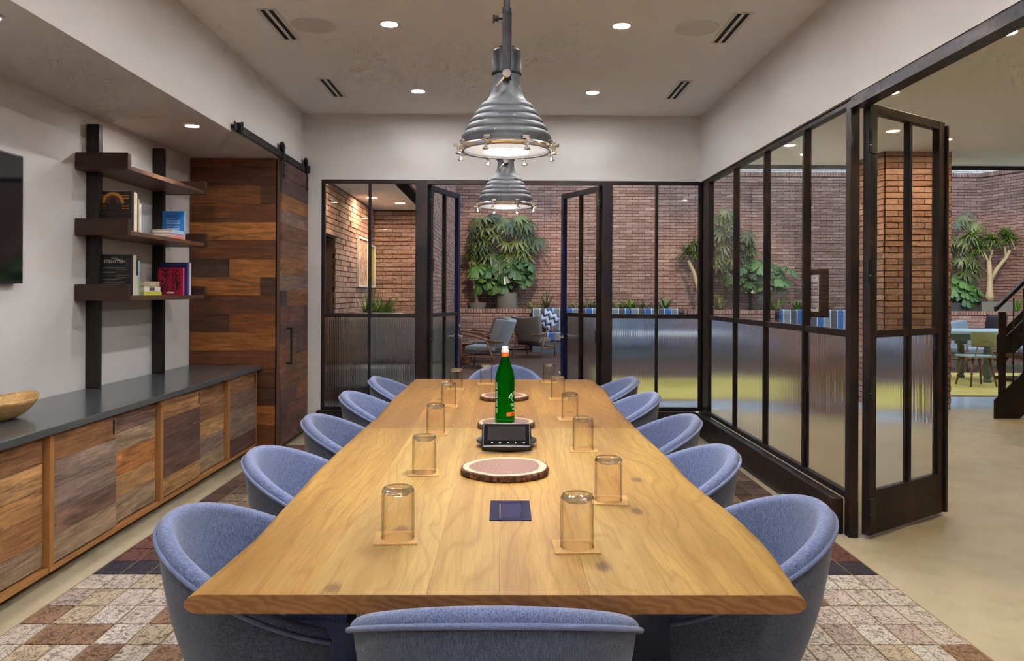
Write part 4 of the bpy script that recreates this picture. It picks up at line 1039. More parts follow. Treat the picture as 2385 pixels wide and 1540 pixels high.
def spine_text(b, s, T, H, size, mat, z0=.02):
    vs, fs = text_mesh(s, size, 'LEFT'); w_ = max(v.x for v in vs); k = min(1, (H - z0 - .02) / w_)
    MB().add([(.0006, T / 2 + (v.y - size * .35), H - z0 - v.x * k) if False else (.0006, T / 2 + (v.y - size * .35), H - z0 - v.x * k) for v in vs], fs).build('spine_lettering', mat, b)
y = 5.176
for lab, T, D, H, cv in (('tall cream spined book beside the black gold-arch book', .046, .20, .262, (232, 218, 190)), ('narrow dark olive book on the middle shelf', .016, .19, .235, (92, 84, 50)), ('slim tan book on the middle shelf beside the white one', .014, .19, .225, (206, 176, 132)), ('short white book with blue spine lettering', .028, .18, .198, (228, 230, 240))):
    q, _ = book(lab, (xs, y, zs), T, D, H, cv); y += T + .001
    if cv[0] > 220: spine_text(q, 'OLNIV REZ' if False else 'III II IIII I', T, H, .016, plain('blue_spine_print', srgb(60, 76, 140), .6) if cv[2] > 235 else plain('brown_spine_print', srgb(120, 90, 70), .6))
q = at(436, 558, x=xs); yb = q.y
book('bright blue book with small white text standing behind a flat stack', (xs - .01, yb - .030, zs), .024, .165, .225, (18, 112, 186), (226, 226, 222))
bb = bpy.data.objects[[o.name for o in bpy.data.objects if o.get('label', '').startswith('bright blue book')][0]]
for k in range(9):
    w_ = .10 if k < 7 else .06; zc_ = .165 - k * .0115
    MB().box(-.085 - w_ / 2 + (0 if k < 7 else .02), -.085 + w_ / 2 + (0 if k < 7 else .02), -.0005, 0, zc_, zc_ + .0022).build('text_line', 'icon', bb)
MB().box(-.13, -.04, -.0005, 0, .203, .2055).build('text_line', 'icon', bb)
zz = zs
for lab, T, D, L_, cv, sp in (('salmon red paperback at the bottom of the middle shelf stack', .026, .17, .225, (226, 216, 206), (226, 118, 92)), ('lilac book in the middle of the middle shelf stack', .020, .165, .215, (206, 184, 198), (170, 140, 190)), ('pale aqua book on top of the middle shelf stack', .022, .155, .205, (232, 226, 228), (150, 206, 214))):
    book(lab, (xs + .005, yb - .285, zz), T, D, L_, cv, sp, lying=True); zz += T + .0005
zs = SH[2][0] + .0305
b2, _ = book('black book with white lettering at the end of the lowest shelf', (xs, 5.135, zs), .032, .225, .262, (26, 24, 24), (30, 27, 26))
MAT['cream'] = plain('cream_print', srgb(232, 222, 204), .6)
def cover_text(b, s, x, z, size, mat='cream', sx=1.0, y=-.0006):
    vs, fs = text_mesh(s, size, 'CENTER', sx); MB().add([(x + v.x, y, z + v.y) for v in vs], fs).build('cover_lettering', mat, b)
cover_text(b2, 'SERGEI', -.102, .232, .014); cover_text(b2, 'EISENSTEIN', -.102, .208, .028, sx=.98); cover_text(b2, 'EISENSTEIN', -.102, .2084, .028, sx=.985, y=-.0007)
for k, (z_, w_) in enumerate([(.178, .15), (.172, .15), (.163, .07), (.150, .15), (.144, .09), (.130, .08), (.124, .15), (.114, .07), (.104, .13), (.098, .10), (.086, .15), (.080, .15), (.072, .12)]):
    MB().box(-.185 if w_ > .08 else -.09, (-.185 if w_ > .08 else -.09) + w_, -.0006, 0, z_, z_ + .0022).build('text_line', plain('grey_print', srgb(150, 144, 138), .7) if 'grey_print' not in bpy.data.materials else bpy.data.materials['grey_print'], b2)
y = 5.168
for lab, T, D, H, cv in (('tall pale grey spined book next to the black lettered book', .046, .215, .262, (214, 206, 194)), ('narrow black and cream book on the lowest shelf', .022, .19, .232, (42, 40, 40)), ('slim green and sky blue book on the lowest shelf', .024, .19, .225, (134, 190, 150))):
    q, _ = book(lab, (xs, y, zs), T, D, H, cv)
    if cv[0] > 200: spine_text(q, 'I II IIII III', T, H, .018, 'goldd')
    if cv[1] == 190: MB().box(0, .0006, .001, T - .001, .12, H - .001).build('spine_panel', cov((150, 196, 226)), q)
    if cv[0] == 42: MB().box(0, .0006, .001, T - .001, .001, .13).build('spine_panel', cov((220, 206, 170)), q)
    y += T + .001
yb = at(380, 690, x=xs).y
zz = zs
for lab, T, D, L_, cv, sp in (('lime yellow thin book at the bottom of the lowest shelf stack', .024, .19, .27, (206, 200, 130), (206, 214, 60)), ('yellow book with white spine in the lowest shelf stack', .036, .19, .25, (222, 202, 92), (236, 234, 224)), ('brown book with white curved emblem on its spine, topping the lowest stack', .034, .185, .235, (150, 130, 110), (190, 170, 140))):
    q, _ = book(lab, (xs + .004, y + .055, zz), T, D, L_, cv, sp, lying=True)
    if cv[0] == 150:
        for s in (-1, 1): MB().grid([[(.0006, L_ / 2 + s * (.012 + .05 * (g * g)) + e * .012, .003 + .028 * (g + 1) / 2) for g in [k / 6 - 1 + k / 6 for k in range(7)]] for e in (0, 1)]).build('spine_emblem', 'cream', q)
    if cv[0] == 222: MB().box(0, .0006, .08, .16, .006, .030).build('spine_lettering', cov((96, 84, 110)), q)
    zz += T + .0005
y = 5.98
for lab, T, D, H, cv in (('crimson and pink book with black ornament on its cover', .030, .185, .205, (176, 24, 62)), ('dark navy book standing behind the crimson one', .016, .20, .245, (40, 34, 96)), ('royal blue narrow book on the lowest shelf', .022, .19, .245, (58, 72, 176)), ('white spined book at the end of the lowest shelf', .024, .19, .245, (232, 226, 212))):
    if cv[0] == 176: 
        q, _ = book(lab, (xs - .006, y, zs), T, D, H, cv, (236, 82, 140), lean=R(0))
        rd = random.Random(2)
        for k in range(9):
            mb = MB(); x_ = -.0925; z_ = .03 + k * .019
            for s in (-1, 1):
                wv = .02 + .045 * rd.random(); r1 = .006 + .006 * rd.random()
                for (ax, az, rr_) in ((x_ + s * wv, z_, r1), (x_ + s * wv * .45, z_ + .006, r1 * .7), (x_ + s * (wv + .02), z_ + .009, r1 * .6)):
                    mb.add([(ax + rr_ * (1.0 + .4 * math.cos(3 * a_)) * math.cos(a_), -.0006, az + rr_ * (1.0 + .4 * math.cos(3 * a_)) * math.sin(a_)) for a_ in [2 * PI * i / 14 for i in range(14)]], [tuple(range(14))])
            mb.build('cover_ornament', cov((44, 8, 16)), q)
        MB().box(-.115, -.065, -.0008, -.0001, .012, .026).build('price_sticker', 'cream', q)
    else: book(lab, (xs + .012 + .006 * (cv[0] > 200), y, zs), T, D, H, cv)
    y += T + .001
# television
tv = thing('television', 'black flat television on the wall above the worktop', 'television', (0, 0, 0))
box('housing', (-2.655, -2.612, 3.10, 4.345, 1.378, 2.068), 'black', tv, bev=.004)
box('screen', (-2.6125, -2.6105, 3.11, 4.335, 1.395, 2.058), 'gloss', tv)
# wooden bowl
MAT['bowlwood'] = wood('carved_bowl_wood', .4, .7, .72, 1.2, saw=0)
bw = thing('wooden_bowl', 'pale carved oval wooden bowl on the dark worktop', 'bowl', (-2.42, 3.80, .72), R(84))
prof = [(.0001, .004), (.10, .0), (.14, .003), (.20, .03), (.25, .065), (.285, .105), (.296, .128), (.290, .132), (.275, .112), (.22, .055), (.14, .025), (.0001, .018)]
mb = MB().lathe([(r_ * .88, z_ * .72) for r_, z_ in prof], 44, sx=1.0, sy=.52)
mb.v = [(x, y_, z_ + (.02 * (abs(x) / .26) ** 3 * (z_ / .095))) for x, y_, z_ in mb.v]
mb.build('bowl_body', 'bowlwood', bw, smooth=True, color=srgb(212, 168, 104))
# ------------------------------------------------------------------ lounge furniture beyond the doors
def stripes(name, pitch=.153):
    t = NT(name); x = t.n('SeparateXYZ', {0: t.n('TexCoord').outputs['Object']}).outputs[0]
    f = t.math('FRACT', t.math('MULTIPLY', x, 1 / (pitch * 3)))
    w_ = .045; bl, gr, tp, wh = srgb(70, 112, 172), srgb(150, 148, 152), srgb(98, 88, 90), srgb(226, 222, 212)
    st = [(0, bl), (1 / 3 - w_, wh), (1 / 3, gr), (2 / 3 - w_, wh), (2 / 3, tp), (1 - w_, wh)]
    n = t.noise(t.coord(), 160, 2)
    return t.bs(base=t.mix(t.math('MULTIPLY', n, .2), t.ramp(f, st, 'CONSTANT'), (.1, .1, .1)), rough=.9)
MAT['stripe'] = stripes('striped_upholstery')
def banquette(x0, x1, y, label):
    t = thing('banquette', label, 'bench', ((x0 + x1) / 2, y, 0), 0, 'striped wall benches'); L = (x1 - x0) / 2
    box('base', (-L, L, -.40, .30, 0, .26), plain('grey_plinth', srgb(108, 112, 114), .7), t)
    n = max(1, round(2 * L / 1.2)); w_ = 2 * L / n
    for i in range(n):
        a = -L + i * w_
        box('seat_cushion', (a + .004, a + w_ - .004, -.45, .16, .262, .45), 'stripe', t, bev=.03, seg=3)
        box('back_cushion', (a + .004, a + w_ - .004, .10, .32, .452, 1.0), 'stripe', t, bev=.05, seg=3)
banquette(.64, 4.10, 18.45, 'blue and grey striped wall bench behind the taupe armchair')
banquette(6.30, 7.95, 17.95, 'blue and grey striped wall bench past the tall potted palm')
def pillowmat():
    t = NT('navy_zigzag_print'); s = t.n('SeparateXYZ', {0: t.n('TexCoord').outputs['Object']}); 
    zz = t.math('ABSOLUTE', t.math('SUBTRACT', t.math('FRACT', t.math('MULTIPLY', s.outputs[0], 7)), .5))
    f = t.math('FRACT', t.math('ADD', t.math('MULTIPLY', s.outputs[2], 6.5), zz))
    return t.bs(base=t.ramp(f, [(0, srgb(232, 230, 226)), (.42, srgb(34, 42, 88)), (.72, srgb(196, 152, 84)), (.82, srgb(128, 150, 204))], 'CONSTANT'), rough=.9)
MAT['pillow'] = pillowmat()
def pillow(label, loc, rot, mat, s=.46):
    n = 12; rows = []
    for sg in (1, -1):
        g_ = []
        for i in range(n + 1):
            u = -1 + 2 * i / n
            g_.append([((u - .10 * u * (1 - abs(v)) * 0) * s / 2, sg * .075 * ((1 - u ** 4) * (1 - v ** 4)) ** .6, v * s / 2) for v in [-1 + 2 * j / n for j in range(n + 1)]])
        rows.append(g_)
    mb = MB().grid(rows[0]).grid(rows[1])
    o = mb.build('throw_pillow', mat, None, smooth=True, loc=loc, rot=rot); tag(o, label, 'cushion'); return o
pillow('navy and white zigzag cushion leaning on the striped bench', (1.02, 18.35, .73), (R(-4), R(32), R(4)), 'pillow', .40)

def lounge_chair(label, loc, rz, fab, wood_c=srgb(150, 98, 62)):
    t = thing('lounge_chair', label, 'armchair', loc, rz, 'wooden lounge armchairs')
    # backrest: reclined, winged top
    def back(u, v, off):   # u -1..1 across, v 0..1 up
        wdt = .25 + .07 * v + .02 * math.sin(PI * v)
        z = .34 + .50 * v + (.045 * abs(u) ** 2 * v ** 3)
        x = -.20 - .20 * v + .09 * u * u - off * .1
        return (x - (0 if off == 0 else .075 * (1 - .5 * abs(u) ** 4)), u * wdt * (1 if off == 0 else .98), z - (0 if off == 0 else .0))
    N, Mv = 12, 10
    fr = [[back(-1 + 2 * i / N, j / Mv, 0) for i in range(N + 1)] for j in range(Mv + 1)]
    bk = [[back(-1 + 2 * i / N, j / Mv, 1) for i in range(N + 1)] for j in range(Mv + 1)]
    mb = MB().grid(fr).grid(bk)
    ringf = fr[0] + [r_[-1] for r_ in fr[1:]] + list(reversed(fr[-1][:-1])) + [r_[0] for r_ in reversed(fr[1:-1])]
    ringb = bk[0] + [r_[-1] for r_ in bk[1:]] + list(reversed(bk[-1][:-1])) + [r_[0] for r_ in reversed(bk[1:-1])]
    mb.grid([ringf, ringb], closed=True)
    mb.build('backrest', fab, t, smooth=True, bev=.02, seg=2)
    MB().box(-.27, .30, -.27, .27, .30, .40).build('seat_cushion', fab, t, bev=.03, seg=3)
    MB().box(-.22, .29, -.27, .27, .255, .298).build('seat_base', 'charcoal', t, bev=.01)
    for s in (-1, 1):
        y = s * .335
        MB().tube([(.33, y, .56), (.34, y, .28), (.35, y, 0)], [.016, .018, .012], 8).build('leg', 'teak', t, smooth=True, color=wood_c)
        MB().tube([(-.14, y, .50), (-.24, y * .98, .25), (-.36, y * .96, 0)], [.017, .019, .012], 8).build('leg', 'teak', t, smooth=True, color=wood_c)
        MB().tube([(.33, y, .545), (.36, y, .575), (.30, y, .60), (.10, y, .575), (-.14, y, .515), (-.30, y * .9, .485), (-.385, y * .55, .48)], [.014, .018, .02, .019, .017, .015, .013], 8).build('armrest', 'teak', t, smooth=True, color=wood_c)
        MB().tube([(.34, y, .20), (-.26, y, .20)], .014, 8).build('side_stretcher', 'teak', t, smooth=True, color=wood_c)
    MB().tube([(-.385, -.19, .48), (-.405, 0, .48), (-.385, .19, .48)], .014, 8).build('back_rail', 'teak', t, smooth=True, color=wood_c)
    MB().tube([(.335, -.335, .22), (.335, .335, .22)], .014, 8).build('front_rail', 'teak', t, smooth=True, color=wood_c)
    return t
lounge_chair('grey-blue armchair with curved teak frame near the double doors', (-.34, 14.45, 0), R(160), 'greyfab')
lounge_chair('taupe armchair with curved teak frame partly hidden behind the grey-blue one', (-.42, 15.75, 0), R(165), 'taupe')
lounge_chair('taupe teak armchair with its back turned, facing the striped bench', (.62, 16.85, 0), R(62), 'taupe')
st_ = thing('stump_table', 'reddish drum side table between the teak armchairs', 'side table', (-.80, 15.05, 0))
MB().lathe([(.0001, 0), (.12, 0), (.14, .02), (.14, .36), (.12, .38), (.0001, .38)], 28).build('drum', 'teak', st_, smooth='auto', color=srgb(140, 78, 44))
MB().lathe([(.0001, .381), (.2, .381), (.205, .39), (.2, .40), (.0001, .40)], 28).build('top', 'teak', st_, smooth='auto', color=srgb(160, 92, 50))
tag(box('lounge_rug', (.92, 9.6, 10.50, 13.55, .0, .012), 'yrug'), 'lime yellow wool rug on the lounge floor', 'rug')
# nook bench and pictures
nb = thing('nook_bench', 'rounded grey bench back below the nook plants', 'bench', (-1.60, 10.45, 0))
box('back_cushion', (-.33, .33, -.12, .12, .452, 1.075), 'greyfab', nb, bev=.08, seg=4)
box('seat_cushion', (-.33, .33, -.62, -.121, .22, .45), 'greyfab', nb, bev=.03, seg=3)
box('base', (-.32, .32, -.58, .12, 0, .22), 'charcoal', nb)
def art(label, y0, y1, z0, z1, cols):
    t = thing('framed_picture', label, 'picture', (-2.135, (y0 + y1) / 2, (z0 + z1) / 2), 0, 'pictures on the nook wall'); h, w_ = (z1 - z0) / 2, (y1 - y0) / 2
    for b in ((-w_, -w_ + .03, -h, h), (w_ - .03, w_, -h, h), (-w_ + .03, w_ - .03, -h, -h + .03), (-w_ + .03, w_ - .03, h - .03, h)): box('frame_bar', (0, .03, b[0], b[1], b[2], b[3]), 'white', t)
    n = NT('abstract_print'); v = n.coord(); c = n.ramp(n.noise(v, 7, 4, .7, 1.5), [(i / (len(cols) - 1) * .5 + .25, srgb(*q)) for i, q in enumerate(cols)]); n.bs(base=c, rough=.6)
    box('print', (.002, .012, -w_ + .03, w_ - .03, -h + .03, h - .03), n.m, t)
art('white framed red and black picture on the nook brick wall', 11.55, 12.35, 1.42, 2.16, [(40, 30, 34), (150, 70, 60), (214, 190, 160), (60, 50, 60)])
art('white framed yellow picture on the nook brick wall', 12.50, 13.02, 1.42, 2.10, [(150, 120, 40), (206, 180, 80), (90, 70, 40)])
# framed notice on the side screen
nt = thing('framed_notice', 'dark boxed frame with a printed text notice on the side screen', 'notice', (1.952, 5.0, 1.345))
box('frame', (0, .05, -.105, .105, -.15, .15), plain('bronze_frame', srgb(44, 32, 32), .4, .3), nt, bev=.002)
pg = box('page', (-.0012, -.0002, -.072, .072, -.115, .115), plain('notice_paper', srgb(226, 214, 214), .7), nt)
rd = random.Random(4)
for k in range(22):
    if k in (1, 2, 13): continue
    z = .095 - k * .0092; w_ = .024 if k == 0 else (.062 - rd.uniform(0, .006) if k < 21 else .03)
    box('text_line', (-.0016, -.0013, -w_, w_, z, z + .0042), 'ink', pg)

# ------------------------------------------------------------------ dining table group and stairs at the right
dt = thing('dining_table', 'grey painted farmhouse table with turned legs on the yellow rug', 'table', (8.2, 12.45, .0125))
MAT['greypaint'] = plain('sage_grey_paint', srgb(104, 108, 96), .5, var=.1, scale=20)
box('top', (-1.55, 1.55, -.50, .50, .74, .785), plain('pale_blue_top', srgb(176, 186, 190), .4), dt, bev=.005)
box('apron', (-1.45, 1.45, -.42, .42, .64, .738), 'greypaint', dt)
lp = [(.045, 0), (.05, .02), (.05, .05), (.03, .08), (.045, .10)]
for sx in (-1, 1):
    for sy in (-1, 1):
        pr_ = [(.0001, 0), (.055, 0), (.06, .03), (.045, .06), (.05, .08)]
        for k in range(7): pr_ += [(.062, .30 + k * .032), (.048, .316 + k * .032)]
        pr_ += [(.05, .54), (.0001, .54)]
        leg = MB().lathe(pr_[:5] + [(.07, .09), (.075, .12), (.07, .27), (.05, .28)] + pr_[5:], 20, (sx * .82, sy * .36, 0)); leg.box(sx * .82 - .065, sx * .82 + .065, sy * .36 - .065, sy * .36 + .065, .54, .64)
        leg.build('turned_leg', 'greypaint', dt, smooth='auto')
box('stretcher', (-.8, .8, -.04, .04, .17, .23), 'greypaint', dt)
wt = thing('long_table', 'long white-topped table seen blurred behind the reeded screen panes', 'table', (3.3, 13.0, .0125))
box('top', (-1.6, 1.6, -.35, .35, .70, .735), plain('white_laminate', srgb(216, 212, 220), .4), wt, bev=.004)
for sx in (-1, 1):
    for sy in (-1, 1): MB().tube([(sx * 1.5, sy * .28, .70), (sx * 1.54, sy * .30, 0)], [.025, .016], 8).build('leg', 'charcoal', wt, smooth=True)
oc_ = thing('side_chair', 'small olive plywood chair with brass wire back bracket', 'chair', (6.93, 11.62, .0125), R(90))
MAT['olive'] = plain('olive_lacquer', srgb(158, 156, 98), .4)
bk = [[(-.20 - .03 * math.cos(u * 1.2) + .02 * j, u * .20, .60 + .20 * j) for u in [-1 + k / 5 for k in range(11)]] for j in (0, .25, .5, .75, 1)]
o = MB().grid(bk).build('backrest', 'olive', oc_, smooth=True); s_ = o.modifiers.new('s', 'SOLIDIFY'); s_.thickness = .016; b_ = o.modifiers.new('b', 'BEVEL'); b_.width = .006
box('seat', (-.20, .22, -.20, .20, .42, .45), plain('pale_seat', srgb(150, 160, 156), .5), oc_, bev=.012, seg=3)
MB().tube([(-.17, -.13, .40), (-.22, -.10, .66), (-.225, 0, .685), (-.22, .10, .66), (-.17, .13, .40)], .008, 8).build('wire_bracket', plain('brass_wire', srgb(176, 150, 80), .3, .8), oc_, smooth=True)
for sx in (-1, 1):
    for sy in (-1, 1): MB().tube([(.01 + sx * .12, sy * .12, .42), (.01 + sx * .19, sy * .19, 0)], [.022, .012], 8).build('leg', 'teak', oc_, smooth=True, color=srgb(134, 94, 64))
lounge_chair('grey armchair behind the farmhouse table, beside the brick column', (8.35, 14.3, 0), R(-75), 'greyfab')
lounge_chair('grey armchair behind the farmhouse table, nearer the stairs', (9.55, 14.1, 0), R(-100), 'greyfab')
pillow('dark shaggy cushion on the low planter wall side armchair', (9.0, 14.5, .78), (R(10), 0, R(5)), plain('shaggy_fur', srgb(58, 48, 50), 1, bump=1, scale=60), .42)
MB_ = None
sr = thing('staircase', 'dark steel staircase with slim balusters at the edge of the hall', 'stairs', (5.33, 8.62, 0))
SLP = .96
def sline(x): return .20 + SLP * x
L_ = 3.0
MB().prism([(0, 0), (.28, 0), (L_, sline(L_) - .42), (L_, sline(L_)), (0, .20)], 0, .014).xf(Matrix.Rotation(PI / 2, 4, 'X')).build('stringer', 'steel', sr)
MB().prism([(.68, sline(.68) - .42), (L_, sline(L_) - .42), (L_, sline(L_)), (.68, sline(.68))], 0, .014).xf(Matrix.Translation((0, 1.05, 0)) @ Matrix.Rotation(PI / 2, 4, 'X')).build('stringer', 'steel', sr)
for k in range(11): box('tread', (.16 + k * .25, .16 + k * .25 + .28, .002, min(1.034, (.16 + k * .25) / .64), .12 + k * .24, .16 + k * .24), 'timber', sr)
box('newel_post', (.045, .105, -.045, .0, .16, 1.16), 'steel', sr, bev=.003)
for k in range(16):
    x = .20 + k * .11; MB().tube([(x, -.022, sline(x) - .02), (x, -.022, sline(x) + .92)], .007, 6).build('baluster', 'steel', sr, smooth=True)
for dz, w_ in ((.965, .030), (.55, .018)):
    MB().prism([(.0 if dz > .9 else .1, sline(0) + dz - (0 if dz > .9 else -.09)), (L_, sline(L_) + dz), (L_, sline(L_) + dz + w_ * 1.6), (.0 if dz > .9 else .1, sline(0) + dz + w_ * 1.6 + (0 if dz > .9 else .09))], 0, .05 if dz > .9 else .02).xf(Matrix.Translation((0, 0.003, 0)) @ Matrix.Rotation(PI / 2, 4, 'X')).build('handrail' if dz > .9 else 'middle_rail', 'steel', sr, bev=.002)

# ------------------------------------------------------------------ plants
rp = random.Random(21)
def fan_leaf(n=9, L=.34, w=.030, seed=0):
    r_ = random.Random(seed); mb = MB()
    for i in range(n):
        g = R(-95 + 190 * i / (n - 1) + r_.uniform(-5, 5)); l = L * (1 - .25 * abs(i - (n - 1) / 2) / n * 2) * r_.uniform(.9, 1.05)
        pts = []
        for k in range(5):
            f = k / 4; d = l * f; dr = -.55 * l * f * f; ww = w * (math.sin(PI * min(1, .12 + f * .85)) ** .7) * (1.0 if k < 4 else .35)
            c = Vector((math.cos(g) * d, math.sin(g) * d, dr)); s = Vector((-math.sin(g), math.cos(g), 0)) * ww
            pts.append([tuple(c - s), tuple(c + Vector((0, 0, .006))), tuple(c + s)])
        mb.grid(pts)
    return mb
def monstera_leaf(L=.30, seed=0):
    r_ = random.Random(seed); out = []; n = 90
    for k in range(n + 1):
        g = -PI * .93 + 2 * PI * .93 * k / n; a = abs(g)
        rr = L * (.62 + .38 * math.cos(a * .5) ** 1.2) * (1 - .12 * math.sin(a))
        if .25 < a < 2.4: rr *= 1 - .62 * max(0, math.sin(a * 10.5)) ** 1.6
        out.append((rr * math.cos(g) * 1.05, rr * math.sin(g) * .92))
    vs = [(0, 0, 0)] + [(x * .5, y * .5, -.22 * abs(y) * .5 + .02 - .25 * (x * .5) ** 2 / L) for x, y in out] + [(x, y, -.28 * abs(y) - .45 * x * x / L * .5) for x, y in out]
    m_ = len(out); fs = [(0, 1 + i, 2 + i) for i in range(m_ - 1)] + [(1 + i, 1 + m_ + i, 2 + m_ + i, 2 + i) for i in range(m_ - 1)]
    return MB().add(vs, fs)
FAN = [fan_leaf(seed=s).mesh('palm_leaf', 'palm') for s in range(3)]
MON = [monstera_leaf(seed=s).mesh('monstera_leaf', 'monstera') for s in range(2)]
def strap(mb, base, d, L, w, droop, zmin=-9):
    d = Vector(d).normalized(); s = d.cross(Vector((0, 0, 1))); s = s.normalized() if s.length > .05 else Vector((1, 0, 0)); rows = []
    for k in range(6):
        f = k / 5; c = Vector(base) + d * L * f + Vector((0, 0, -droop * L * f * f)); c.z = max(c.z, zmin + .02); ww = w * (1 - f) ** .45 if f < 1 else .0005; rows.append([tuple(c - s * ww), tuple(c + Vector((0, 0, -.3 * ww))), tuple(c + s * ww)])
    mb.grid(rows)
def leaf_at(name, me, parent, p, d, droop, sc=1.0):
    d = Vector(d).normalized(); yaw = math.atan2(d.y, d.x); o = ob(name, me, parent, p, (rp.uniform(-.4, .4), droop, yaw)); o.scale = (sc, sc, sc); return o
def rhapis(label, x, y, z0, zc, rx, ry, rz, n=46, sc=1.0, potr=None, ymax=19.45):
    t = thing('potted_palm', label, 'plant', (x, y, z0))
    if potr: MB().lathe([(.0001, 0), (potr * .8, 0), (potr, .35), (potr * .93, .35), (potr * .9, .30), (.0001, .30)], 24).build('pot', 'potdark', t, smooth='auto')
    for k in range(7):
        a = rp.uniform(0, 6.28); b = Vector((math.cos(a) * .10, math.sin(a) * .06, .3)); e = Vector((math.cos(a) * rx * .45, math.sin(a) * .1, zc - z0 + rp.uniform(-.3, .4) * rz))
        MB().tube([b, b.lerp(e, .5) + Vector((.03, 0, 0)), e], [.016, .014, .010], 6).build('cane', 'bark' if False else 'stemgreen', t, smooth=True)
    for k in range(n):
        u = rp.uniform(-1, 1); a = rp.uniform(PI * .85, PI * 2.15); q = math.sqrt(1 - u * u) if abs(u) < 1 else 0
        f = rp.uniform(.55, 1.0); p = Vector((math.cos(a) * q * rx * f, math.sin(a) * q * ry * f, zc - z0 + u * rz * f))
        p.y = min(p.y, ymax - y - .33); d = Vector((p.x / rx, p.y / ry - .9, 0))
        leaf_at('leaf', FAN[k % 3], t, p, d, rp.uniform(.1, .75), sc * rp.uniform(.8, 1.2))
        if k % 2 == 0: MB().tube([p * 1.0, Vector((p.x * .5, p.y * .4 + .05, p.z - .22))], .004, 5).build('petiole', 'stemgreen', t)
    return t
def monstera(label, x, y, z0, zc, rx, ry, rz, n=24, sc=1.0, pot=None, ymax=19.4):
    t = thing('monstera', label, 'plant', (x, y, z0)); top = 0
    if pot:
        r_, h, m_ = pot; MB().lathe([(.0001, 0), (r_ * .92, 0), (r_, .03), (r_, h), (r_ - .03, h), (r_ - .03, h - .06), (.0001, h - .06)], 32).build('pot', m_, t, smooth='auto'); top = h - .06
    for k in range(n):
        u = rp.uniform(-1, 1); a = rp.uniform(PI * .9, PI * 2.1); q = math.sqrt(1 - u * u); f = rp.uniform(.45, 1)
        p = Vector((math.cos(a) * q * rx * f, math.sin(a) * q * ry * f, zc - z0 + u * rz * f)); p.y = min(p.y, ymax - y - .30)
        leaf_at('leaf', MON[k % 2], t, p, Vector((p.x / rx, p.y / ry - .9, 0)), rp.uniform(.35, 1.15), sc * rp.uniform(.75, 1.2))
        MB().tube([p, Vector((p.x * .6, p.y * .5, p.z * .5 + top * .5 + .05)), (p.x * .1, p.y * .1, top)], .007, 5).build('petiole', 'stemgreen', t, smooth=True)
    return t
def dracaena(label, x, y, z0, trunks, heads, pot=None, L=.36, n=80):
    t = thing('dracaena_tree', label, 'tree', (x, y, z0))
    if pot:
        r_, h, m_ = pot; MB().lathe([(.0001, 0), (r_ * .7, 0), (r_, h), (r_ * .92, h), (r_ * .88, h - .05), (.0001, h - .05)], 28).build('pot', m_, t, smooth='auto')
    for pts, rad in trunks: MB().tube(pts, rad, 10).build('trunk', 'bark', t, smooth=True)
    for hx, hy, hz in heads:
        mb = MB()
        for k in range(n):
            a = rp.uniform(0, 6.28); e = rp.uniform(-.35, 1.1); d = Vector((math.cos(a) * math.cos(e), math.sin(a) * math.cos(e) * .6, math.sin(e)))
            strap(mb, (hx + rp.uniform(-.04, .04), hy, hz + rp.uniform(-.07, .07)), d, L * rp.uniform(.7, 1.1), .017, rp.uniform(.2, .7))
        tag(mb.build('crown', 'dracaena', t), kind='stuff')
    return t
def tuft(label, x, y, z0, h, n, w, mat, spread=.6, name='strap_leaf_plant', droop=.4):
    t = thing(name, label, 'plant', (x, y, z0)); mb = MB()
    for k in range(n):
        a = rp.uniform(0, 6.28); e = rp.uniform(.4, 1.0); d = Vector((math.cos(a) * spread * (1 - e * .5), math.sin(a) * spread * .22, e))
        strap(mb, (rp.uniform(-.06, .06), rp.uniform(-.04, .04), 0), d, h * rp.uniform(.7, 1.15), w, droop * rp.uniform(.3, 1), .04)
    tag(mb.build('foliage', mat, t), kind='stuff'); return t
G = .92
# group by the double doors
rhapis('tall fan palm against the brick wall behind the teak armchairs', -.08, 19.28, .90, 2.62, .82, .32, .82, 60, 1.15)
monstera('split-leaf monstera in a grey cylinder pot behind the armchairs', .06, 19.12, .90, 1.85, .82, .30, .45, 30, 1.05, (.25, .46, 'pot'))
dracaena('slender dracaena in a low grey bowl by the brick side wall', -.66, 19.15, .90, [([(0, 0, .15), (-.05, 0, .5), (-.10, 0, 1.0), (-.06, 0, 1.35)], [.05, .04, .035, .03]), ([(-.10, 0, .95), (-.20, 0, 1.2)], [.03, .02])], [(-.06, 0, 1.45), (-.14, 0, 1.3), (.02, 0, 1.7)], (.25, .22, 'pot'))
tuft('upright spiky plant at the start of the striped bench', .98, 19.2, G, .62, 24, .022, 'palm', .35)
tuft('low lime leafed plant beside the grey pot', .68, 19.15, G, .42, 30, .022, 'lime', 1.2)
for i, (px, h, nm) in enumerate(((1345, .28, 'low leafy plant above the striped bench, first past the open door leaf'), (1380, .34, 'low leafy plant above the striped bench, beside the door leaf hinge'), (1440, .26, 'low leafy plant above the striped bench, third past the open door leaf'), (1470, .36, 'low leafy plant above the striped bench, fourth past the open door leaf'), (1500, .28, 'low leafy plant above the striped bench, fifth past the open door leaf'), (1545, .40, 'upright leafy plant near the far end of the striped bench'))):
    tuft(nm, (px - 1175) * 19.2 / 1855, 19.2, G, h * 1.55, 34, .026, ['lime', 'palm', 'dracaena'][i % 3], 1.0, 'leafy_plant', .7)
